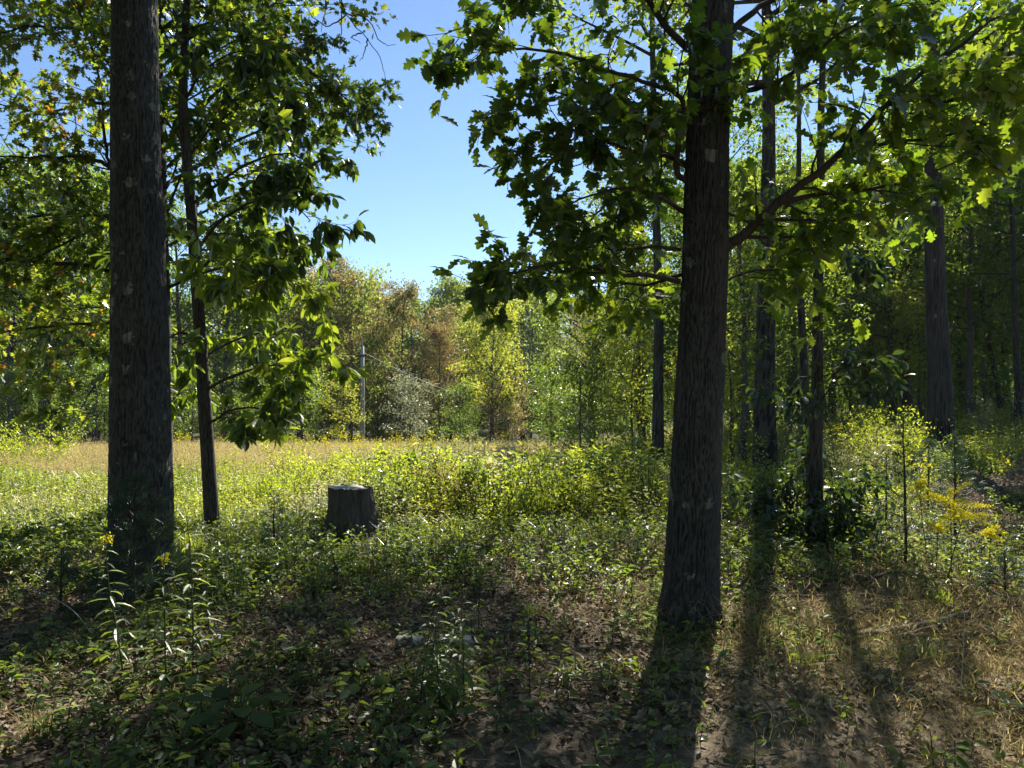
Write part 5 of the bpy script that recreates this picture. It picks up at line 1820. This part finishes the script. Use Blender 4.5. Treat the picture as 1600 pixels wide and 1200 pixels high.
def build_litter():
    r = np.random.default_rng(900)
    curled = []
    for s in range(4):
        tm = leaf_star([(.25, .30), (.36, .56), (.24, .82)], [(.08, .02), (.19, .34), (.19, .62), (.12, .84)], fold=r.uniform(-.5, .6), droop=r.uniform(-.4, .5)) if s < 2 else leaf_hex(.5, r.uniform(-.3, .35), r.uniform(-.45, .5))
        curled.append(tm)
    x, y = region(r, 40000, 2.2, 11.5, .8)
    dens = (1 - .75 * meadow_mask(x, y)) * (.35 + .9 * fbm(x * 1.1, y * 1.1, 0, 71))
    dens = dens * (1 - .2 * dry_lit_mask(x, y))
    k = (r.uniform(0, 1, len(x)) < dens) & stump_clear(x, y)
    x, y = x[k], y[k]
    n = len(x)
    pos = on_ground(x, y) + np.stack([np.zeros(n), np.zeros(n), r.uniform(.004, .03, n)], -1)
    R = yaw_frames(r, n, .27)
    sc = r.uniform(.03, .075, n)
    tone = np.clip(r.normal(.5, .25, n) + .25 * dry_lit_mask(x, y), 0, 1)  # fallen leaves on the dry patch lightened too, in place of sunlight
    which = r.integers(0, 4, n)
    # the nearest ones are leaves of their own
    d = np.where(np.abs(x) < .68 * y, y, 99)
    near = np.argsort(d)[:300]
    far = np.ones(n, bool)
    far[near] = False
    mb = MB()
    for s in range(4):
        m = far & (which == s)
        stamp(mb, curled[s], pos[m], R[m], sc[m], 0, tone[m])
    o = ob('leaf_litter', mb.mesh('leaf_litter', [M['litter']]), kind='stuff')
    tag(o, 'dry brown fallen leaves carpeting the woodland floor', 'fallen leaves', None, 'stuff')
    # matted layers of leaves between the single ones
    q = np.random.default_rng(905)
    src = []
    for i in range(8):
        b = MB()
        n2 = 125
        a_, d_ = q.uniform(0, 6.28, n2), .5 * np.sqrt(q.uniform(0, 1, n2))
        pp = np.stack([d_ * np.cos(a_), d_ * np.sin(a_), q.uniform(.0, .03, n2)], -1)
        RR = yaw_frames(q, n2, .3)
        w2 = q.integers(0, 4, n2)
        t2 = np.clip(q.normal(.42, .28, n2), 0, 1)
        s2 = q.uniform(.02, .062, n2)
        for s in range(4):
            m = w2 == s
            stamp(b, curled[s], pp[m], RR[m], s2[m], 0, t2[m])
        src.append(b.mesh('litter_patch', [M['litter']]))
    lx, ly = region(q, 1500, 2.0, 11.0, .8)
    k2 = (q.uniform(0, 1, len(lx)) < (1 - .7 * meadow_mask(lx, ly)) * (1 - .35 * dry_lit_mask(lx, ly))) & stump_clear(lx, ly)
    lx, ly = lx[k2], ly[k2]
    e = .15
    gx = (ground_z(lx + e, ly) - ground_z(lx - e, ly)) / (2 * e)
    gy = (ground_z(lx, ly + e) - ground_z(lx, ly - e)) / (2 * e)
    instanced('matted_litter', 'matted layers of broken brown leaves under the single fallen leaves', 'fallen leaves', on_ground(lx, ly, -.004), np.stack([np.arctan(gy), -np.arctan(gx), 0 * lx], -1), np.repeat(q.uniform(.8, 1.15, len(lx))[:, None], 3, 1), q.integers(0, 8, len(lx)), src)
    meshes = {}
    for s in range(4):
        for t in range(3):
            b = MB()
            b.add(curled[s]['V'], curled[s]['F'], 0, (.2, .5, .8)[t])
            meshes[s, t] = b.mesh('fallen_leaf', [M['litter']])
    bright = MB()
    bright.add(OAK['V'], OAK['F'], 0, .5)
    bright = bright.mesh('fallen_leaf', [M['litter_bright']])
    for q, i in enumerate(near):
        me = meshes[which[i], min(2, int(tone[i] * 3))] if q % 23 else bright
        c = bpy.data.objects.new('fallen_leaf', me)
        m4 = Matrix(R[i].tolist()).to_4x4() @ Matrix.Scale(float(sc[i]), 4)
        m4.translation = Vector(pos[i])
        c.matrix_basis = m4
        c.parent = o
        col.objects.link(c)
    # twigs among the leaves
    tw = MB()
    x, y = region(r, 1500, 2.3, 10, .9)
    for a, b in zip(x, y):
        an = r.uniform(0, 6.28)
        ln = r.uniform(.06, .35)
        P = np.array([(a, b), (a + math.cos(an) * ln * .5, b + math.sin(an) * ln * .5), (a + math.cos(an + .2) * ln, b + math.sin(an + .2) * ln)])
        Q = np.column_stack([P, ground_z(P[:, 0], P[:, 1]) + r.uniform(.005, .035, 3)])
        tube(tw, Q, [.0035, .003, .0015], 4, 0, r.uniform(0, 1), cap=False)
    t = ob('twig_litter', tw.mesh('twig_litter', [M['deadwood']]), kind='stuff')
    tag(t, 'thin broken twigs scattered over the fallen leaves', 'twigs', None, 'stuff')

build_litter()

def forb_tmpl(seed, H, n, leaf, tm, spread=.5, up=.25, mat=0, stem_mat=1, branch=0.0, lean=.12):
    r = np.random.default_rng(seed)
    mb = MB()
    P = shoot(r, (0, 0, -.02), (r.normal(0, lean), r.normal(0, lean), 1), H, 4, .07, .03)
    tube(mb, P[[0, 2, 4]] if H > .5 else P[[0, 4]], [.004, .003, .0015] if H > .5 else [.004, .0015], 3, stem_mat, .4, cap=False)
    q = r.uniform(.12, 1.0, n) * 4
    k = np.minimum(q.astype(int), 3)
    pos = P[k] + (P[k + 1] - P[k]) * (q - k)[:, None] + r.normal(0, 1, (n, 3)) * np.array((branch, branch, branch * .5))
    a = r.uniform(0, 6.28, n)
    ax = np.stack([np.cos(a), np.sin(a), r.normal(up, .35, n)], -1)
    nr = norm(r.normal(0, spread, (n, 3)) + np.array((0, 0, 1.0)))
    stamp(mb, tm, pos, frames(ax, nr), leaf * r.uniform(.6, 1.2, n), mat, r.normal(0, .16, n))
    return mb_tmpl(mb)

def grass_tmpl(seed, n, H, w, spread, mat=0, head=0, segs=3, lay=0.0):
    r = np.random.default_rng(seed)
    V, F, Tn = [], [], []
    for i in range(n):
        a = r.uniform(0, 6.28)
        b = np.array((r.normal(0, spread * .3), r.normal(0, spread * .3), -.01))
        h = H * r.uniform(.55, 1.15)
        out = np.array((math.cos(a), math.sin(a), 0)) * h * r.uniform(.1, .75) * (1 + lay)
        side = np.array((-math.sin(a), math.cos(a), 0)) * w * .5
        k = len(V)
        tn = r.normal(0, .2)
        for s in range(segs):
            t = s / segs
            c = b + out * t ** 1.7 + np.array((0, 0, h * (1 - lay * .8) * (t - .28 * t ** 3)))
            V += [c - side * (1 - .5 * t), c + side * (1 - .5 * t)]
            Tn += [tn, tn]
        V.append(b + out + np.array((0, 0, h * (1 - lay * .8) * .72)))
        Tn.append(tn)
        for s in range(segs - 1):
            p = k + s * 2
            F += [(p, p + 1, p + 3), (p, p + 3, p + 2)]
        p = k + (segs - 1) * 2
        F.append((p, p + 1, p + 2))
        if head and i % 2 == 0:
            tip = np.array(V[-1])
            for q in range(head):
                c = tip + np.array((r.normal(0, .008), r.normal(0, .008), r.uniform(-.13, .03)))
                kk = len(V)
                e = r.normal(0, .012, 3)
                V += [c - e, c + np.array((0, 0, .025)), c + e]
                Tn += [tn + .2] * 3
                F.append((kk, kk + 1, kk + 2))
    return tmpl(V, F, mat, Tn)

def scatter(r, mb, tms, x, y, size, tone, tilt=.12, mats=None):
    n = len(x)
    pos = on_ground(x, y)
    R = yaw_frames(r, n, tilt)
    which = r.integers(0, len(tms), n)
    size = np.broadcast_to(size, (n,))
    tone = np.broadcast_to(tone, (n,))
    for s, tm in enumerate(tms):
        m = which == s
        stamp(mb, tm, pos[m], R[m], size[m], None if mats is None else mats, tone[m])

# --- low green ground cover under the trees
def build_cover():
    r = np.random.default_rng(910)
    low = [forb_tmpl(i, .14, 8, .055, HEX, .5, .1) for i in range(4)]
    mid = [forb_tmpl(10 + i, .26, 12, .055, QUAD, .5, .15, branch=.02) for i in range(4)]
    mb = MB()
    x, y = region(r, 10500, 2.3, 7.6, .8)
    d = sstep(.42, .68, fbm(x * .9, y * .9, 0, 81)) * (1 - .55 * sstep(1.2, 2.4, x) * sstep(6.5, 4.5, y))
    k = (r.uniform(0, 1, len(x)) < d * .9 + .14) & stump_clear(x, y)
    x, y = x[k], y[k]
    scatter(r, mb, low, x, y, r.uniform(.5, 1.25, len(x)), np.clip(r.normal(.45, .2, len(x)), 0, 1), .2)
    x, y = region(r, 15000, 5.6, 9.6, .9)
    d = sstep(.3, .62, fbm(x * .8, y * .8, 0, 82)) * (1 - .5 * sstep(1.0, 3.0, x)) * sstep(5.4, 6.8, y + .4 * np.sin(x * 2))
    k = (r.uniform(0, 1, len(x)) < d) & stump_clear(x, y)
    x, y = x[k], y[k]
    scatter(r, mb, mid, x, y, r.uniform(.5, 1.15, len(x)), np.clip(r.normal(.45, .2, len(x)), 0, 1), .15)
    o = ob('ground_cover', mb.mesh('ground_cover', [M['cover'], M['stem']]), kind='stuff')
    tag(o, 'low leafy green weeds covering the shaded ground', 'ground cover', None, 'stuff')
    # blue-green patches at the bottom
    mb = MB()
    x, y = region(r, 3600, 2.3, 6.0, .8)
    d = sstep(.50, .66, fbm(x * .8 + 30, y * .8, 0, 83)) * sstep(2.6, 1.2, x)
    k = (r.uniform(0, 1, len(x)) < d) & stump_clear(x, y)
    scatter(r, mb, [forb_tmpl(30 + i, .13, 9, .06, leaf_quad(.42), .6, .2) for i in range(4)], x[k], y[k], r.uniform(.5, 1.3, k.sum()), r.uniform(.1, .9, k.sum()), .2)
    o = ob('ground_cover', mb.mesh('ground_cover', [M['bluecover'], M['stem']]), kind='stuff')
    tag(o, 'grey-green low leaves in patches among the nearest fallen leaves', 'ground cover', None, 'stuff')

build_cover()

# --- dry grass
def build_dry_grass():
    r = np.random.default_rng(920)
    mb = MB()
    lay = [grass_tmpl(40 + i, 16, .15, .0036, 1.2, 0, 0, 2, .74) for i in range(4)]
    x, y = region(r, 26000, 2.4, 8.0, .7)
    d = sstep(.5, 2.2, x + .5 * np.sin(y * 1.4)) * sstep(7.6, 5.0, y) * sstep(.25, .6, fbm(x * 1.2, y * 1.2, 0, 91)) + .06
    d = d * (1 - meadow_mask(x, y)) + .35 * sstep(.2, .8, x) * sstep(4.2, 3.4, np.abs(x)) * sstep(6.0, 7.5, y) * sstep(10, 8, y)
    k = (r.uniform(0, 1, len(x)) < d) & stump_clear(x, y)
    scatter(r, mb, lay, x[k], y[k], r.uniform(.5, 1.3, k.sum()), r.uniform(.1, .9, k.sum()), .2)
    x, y = r.uniform(.6, 5.0, 3600), r.uniform(2.5, 5.8, 3600)
    k = (x < .75 * y + .6) & (r.uniform(0, 1, len(x)) < dry_lit_mask(x, y) * (.3 + fbm(x * 2, y * 2, 0, 92)))
    scatter(r, mb, lay, x[k], y[k], r.uniform(.5, 1.1, k.sum()), r.uniform(.3, 1, k.sum()), .2)
    o = ob('dry_grass', mb.mesh('dry_grass', [M['straw']]), kind='stuff')
    tag(o, 'flattened straw-coloured dry grass on the ground at lower right', 'dry grass', None, 'stuff')
    # single tufts that stand out
    for i, (px, py, Y, h, mat, lb) in enumerate([(1197, 992, 5.0, .16, 'straw', 'pale grass tuft right of the thick right oak foot'), (1258, 1062, 4.3, .16, 'green_grass', 'yellow-green grass tuft below the fallen branch, left one'),
                                                 (1388, 1022, 4.6, .14, 'green_grass', 'small grass tuft just under the fallen branch join'), (1448, 1030, 4.55, .20, 'green_grass', 'upright green grass tuft under the thick fallen branch'),
                                                 (1165, 985, 5.1, .20, 'straw', 'loose grass tuft against the thick right oak foot'), (1430, 950, 5.7, .26, 'straw', 'arching pale grass clump left of the tall goldenrod foot'),
                                                 (1470, 955, 5.6, .22, 'green_grass', 'bright grass clump at the tall goldenrod foot'), (830, 960, 5.4, .14, 'green_grass', 'bright grass tuft on the sunlit litter at centre'),
                                                 (1530, 1060, 4.3, .15, 'straw', 'dry grass tuft at the right on bright ground'), (60, 1170, 3.5, .18, 'straw', 'dry grass tuft in the bottom left corner')]):
        b = MB()
        tm = grass_tmpl(60 + i, 70, h, .0035, .14, 0, 0, 4)
        b.add(tm['V'], tm['F'], 0, np.clip(.5 + tm['T'], 0, 1))
        g = ob('grass_tuft', b.mesh('grass_tuft', [M[mat]]), None, gp(at(px, py, Y)[0], Y))
        tag(g, lb, 'grass tuft', 'grass tufts')

build_dry_grass()

# --- the meadow
def build_meadow():
    r = np.random.default_rng(930)
    A = [forb_tmpl(100 + i, .46, 20, .05, leaf_quad(.5), .6, .2, branch=.04) for i in range(5)]
    A += [forb_tmpl(110 + i, .50, 20, .065, QUADN, .5, .3, branch=.02) for i in range(3)]
    B = [forb_tmpl(120 + i, .66, 20, .075, leaf_quad(.5), .55, .2, branch=.06) for i in range(5)]
    B += [forb_tmpl(130 + i, .75, 22, .085, QUADN, .5, .3, branch=.03) for i in range(3)]
    mb = MB()
    x, y = region(r, 17500, 7.0, 13.5, 1.0)
    d = meadow_mask(x, y) * (.45 + .9 * fbm(x * .7, y * .7, 0, 95)) * (1 - .45 * sstep(1.5, 3.5, x))
    k = (r.uniform(0, 1, len(x)) < d) & stump_clear(x, y)
    x, y = x[k], y[k]
    sx = at(545, 835, 8.6)[0]
    front = np.exp(-((x - sx * y / 8.6) / .45) ** 2) * (y < 8.7)          # low growth in front of the stump
    patch = fbm(x * .55, y * .55, 0, 96, 2)
    hgt = r.uniform(.5, 1.15, len(x)) * (.55 + .45 * sstep(7.4, 10.5, y)) * (.35 + 1.3 * patch) * (1 - .82 * front) * (.8 + .75 * sstep(-3.2, -1.2, x) * sstep(2.6, 1.2, x) * sstep(8.2, 9.2, y))
    kind = fbm(x * .8 + 50, y * .8, 0, 196, 2) + r.normal(0, .07, len(x))
    tone = np.clip(r.normal(.5, .2, len(x)), 0, 1)
    for lo, hi, mi in ((-9, .42, 2), (.42, .60, 0), (.60, 9, 3)):
        m = (kind >= lo) & (kind < hi)
        scatter(r, mb, [dict(t, M=np.where(t['M'] == 0, mi, t['M'])) for t in A], x[m], y[m], hgt[m], tone[m])
    o = ob('meadow_weeds', mb.mesh('meadow_weeds', [M['forb'], M['stem'], M['cover'], M['pale']]), kind='stuff')
    tag(o, 'sunlit yellow-green weeds filling the near half of the meadow', 'weeds', None, 'stuff')
    # the farther weeds stand in patches
    def patch(seed, tms, n, rad, lo, hi, mi=None):
        q = np.random.default_rng(seed)
        b = MB()
        a_, d_ = q.uniform(0, 6.28, n), rad * np.sqrt(q.uniform(0, 1, n))
        which = q.integers(0, len(tms), n)
        dome = (1 - .5 * (d_ / rad) ** 2)
        for i in range(n):
            t = tms[which[i]]
            if mi is not None:
                t = dict(t, M=np.where(t['M'] == 0, mi, t['M']))
            stamp(b, t, [(d_[i] * math.cos(a_[i]), d_[i] * math.sin(a_[i]), 0)], yaw_frames(q, 1, .12), q.uniform(lo, hi) * dome[i], None, np.clip(q.normal(.5, .2), 0, 1))
        return b
    wm = [M['forb'], M['stem'], M['cover'], M['pale']]
    src = [patch(400 + i, B, 22, .55, .5, 1.1, mi).mesh('weed_patch', wm) for mi in (0, 2, 3) for i in range(4)]
    def lay(n, y0, y1, dens, sizes, cls, seed):
        x, y = region(r, n, y0, y1, 1.0, 2.0)
        k = r.uniform(0, 1, len(x)) < dens(x, y)
        x, y = x[k], y[k]
        sz = sizes(x, y)
        return x, y, sz, cls(x, y)
    def wcls(x, y):
        kind = fbm(x * .45 + 80, y * .45, 0, 197, 2) + r.normal(0, .06, len(x))
        g3 = np.where(kind < .40, 1, np.where(kind < .55, 0, 2))
        return g3 * 4 + r.integers(0, 4, len(x))
    x1, y1, s1, c1 = lay(3600, 12.6, 28, lambda x, y: (.3 + .9 * fbm(x * .35, y * .35, 0, 97)) * sstep(30, 19, y + 9 * sstep(-3, -9, x)), lambda x, y: r.uniform(.55, 1.05, len(x)) * (.4 + 1.25 * fbm(x * .5, y * .5, 0, 98, 2)), wcls, 1)
    x2, y2 = r.uniform(2, 36, 2600), r.uniform(13, 46, 2600)
    k = (x2 > .12 * y2) & (x2 < .72 * y2 + 2) & (r.uniform(0, 1, len(x2)) < .25 + .8 * fbm(x2 * .3, y2 * .3, 0, 99))
    x2, y2 = x2[k], y2[k]
    X, Y_ = np.concatenate([x1, x2]), np.concatenate([y1, y2])
    sz = np.concatenate([s1, r.uniform(.6, 1.25, len(x2))])
    instanced('weed_patches', 'taller weeds in mounded patches across the middle of the meadow and under the right wood', 'weeds', on_ground(X, Y_), np.stack([0 * X, 0 * X, r.uniform(0, 6.28, len(X))], -1), np.stack([np.maximum(sz, .7), np.maximum(sz, .7), sz], -1), np.concatenate([c1, wcls(x2, y2)]), src)
    # tan grass
    T = [grass_tmpl(140 + i, 8, .75, .008, .35, 0, 4, 2) for i in range(5)]
    src = [patch(450 + i, T, 13, .5, .65, 1.1).mesh('grass_patch', [M['straw']]) for i in range(6)]
    x, y = region(r, 9500, 10.5, 48, .8, 2.0)
    left = sstep(2, -5, x)
    d = sstep(17, 25, y + 4.5 * left) * (1 - sstep(.20, .30, x / y)) * (.5 + .8 * fbm(x * .2, y * .2, 0, 102)) + .07 * (x < .3 * y)
    k = r.uniform(0, 1, len(x)) < d
    x, y = x[k], y[k]
    sz = r.uniform(.55, 1.0, len(x))
    instanced('meadow_grass', 'tall tan seeding grass in the far half of the meadow', 'meadow grass', on_ground(x, y), np.stack([0 * x, 0 * x, r.uniform(0, 6.28, len(x))], -1), np.stack([np.ones(len(x)), np.ones(len(x)), sz], -1), r.integers(0, 6, len(x)), src)
    # green grass between the weeds on the left
    g = MB()
    T = [grass_tmpl(150 + i, 10, .34, .007, .3, 0, 0, 2) for i in range(5)]
    x, y = region(r, 14000, 7.2, 17, 1.0)
    d = meadow_mask(x, y) * (sstep(-1.5, -4.5, x) * .9 + .22)
    k = (r.uniform(0, 1, len(x)) < d) & stump_clear(x, y)
    x, y = x[k], y[k]
    scatter(r, g, T, x, y, r.uniform(.5, 1.2, len(x)), np.clip(r.normal(.5, .2, len(x)), 0, 1))
    o = ob('meadow_grass', g.mesh('meadow_grass', [M['green_grass']]), kind='stuff')
    tag(o, 'bright green grass at the left edge of the meadow', 'meadow grass', None, 'stuff')
    # goldenrod in flower out in the meadow
    f = MB()
    plume = MB()
    Pm = shoot(r, (0, 0, 0), (.1, 0, 1), .7, 4, .05, .02)
    tube(plume, Pm, np.linspace(.004, .002, 5), 3, 1, .5, cap=False)
    m = 46
    pos = Pm[-1] + r.normal(0, 1, (m, 3)) * np.array((.06, .06, .06))
    stamp(plume, QUAD, pos, frames(r.normal(0, 1, (m, 3)), r.normal(0, 1, (m, 3))), .035, 0, r.uniform(-.3, .3, m))
    tm = mb_tmpl(plume)
    pts = []
    for px, Y, n, sp in ((440, 30, 14, 1.6), (600, 21, 16, 1.6), (560, 23, 10, 1.2), (690, 25, 8, 1.0), (700, 24, 10, 1.0), (640, 26, 10, 2.0), (285, 24, 16, .7), (470, 26, 8, 1.2), (730, 22, 8, 1.0), (1325, 16, 3, .5), (1590, 8.0, 4, .4), (540, 28, 10, 2)):
        c = at(px, 700, Y)
        for q in range(n):
            pts.append((c[0] + r.normal(0, sp), Y + r.normal(0, 1.2)))
    pts = np.array(pts)
    scatter(r, f, [tm], pts[:, 0], pts[:, 1], r.uniform(.8, 1.35, len(pts)), r.uniform(.3, .8, len(pts)))
    o = ob('goldenrod_flowers', f.mesh('goldenrod_flowers', [M['gold'], M['stem']]), kind='stuff')
    tag(o, 'yellow goldenrod blooming in drifts across the far meadow', 'flowers', None, 'stuff')

build_meadow()

# ------------------------------------------------------------------ the air: thin haze over meadow and woods
def build_haze():
    lo, hi = (-170, -60, -9.0), (170, 200, 34.0)
    V = [(x, y, z) for x in (lo[0], hi[0]) for y in (lo[1], hi[1]) for z in (lo[2], hi[2])]
    F = [(0, 1, 3, 2), (4, 6, 7, 5), (0, 4, 5, 1), (2, 3, 7, 6), (0, 2, 6, 4), (1, 5, 7, 3)]
    m = bpy.data.materials.new('haze')
    m.use_nodes = True
    nt = m.node_tree
    nt.nodes.clear()
    out = nt.nodes.new('ShaderNodeOutputMaterial')
    pv = nt.nodes.new('ShaderNodeVolumePrincipled')
    pv.inputs['Color'].default_value = (.86, .92, 1.0, 1)
    pv.inputs['Density'].default_value = HAZE
    pv.inputs['Anisotropy'].default_value = 0.45
    nt.links.new(pv.outputs[0], out.inputs['Volume'])
    me = bpy.data.meshes.new('haze')
    me.from_pydata(V, [], F)
    me.materials.append(m)
    tag(ob('haze', me), 'thin pale haze in the air over meadow and woods', 'haze', None, 'stuff')

HAZE = 0.00016
if HAZE > 0:
    build_haze()
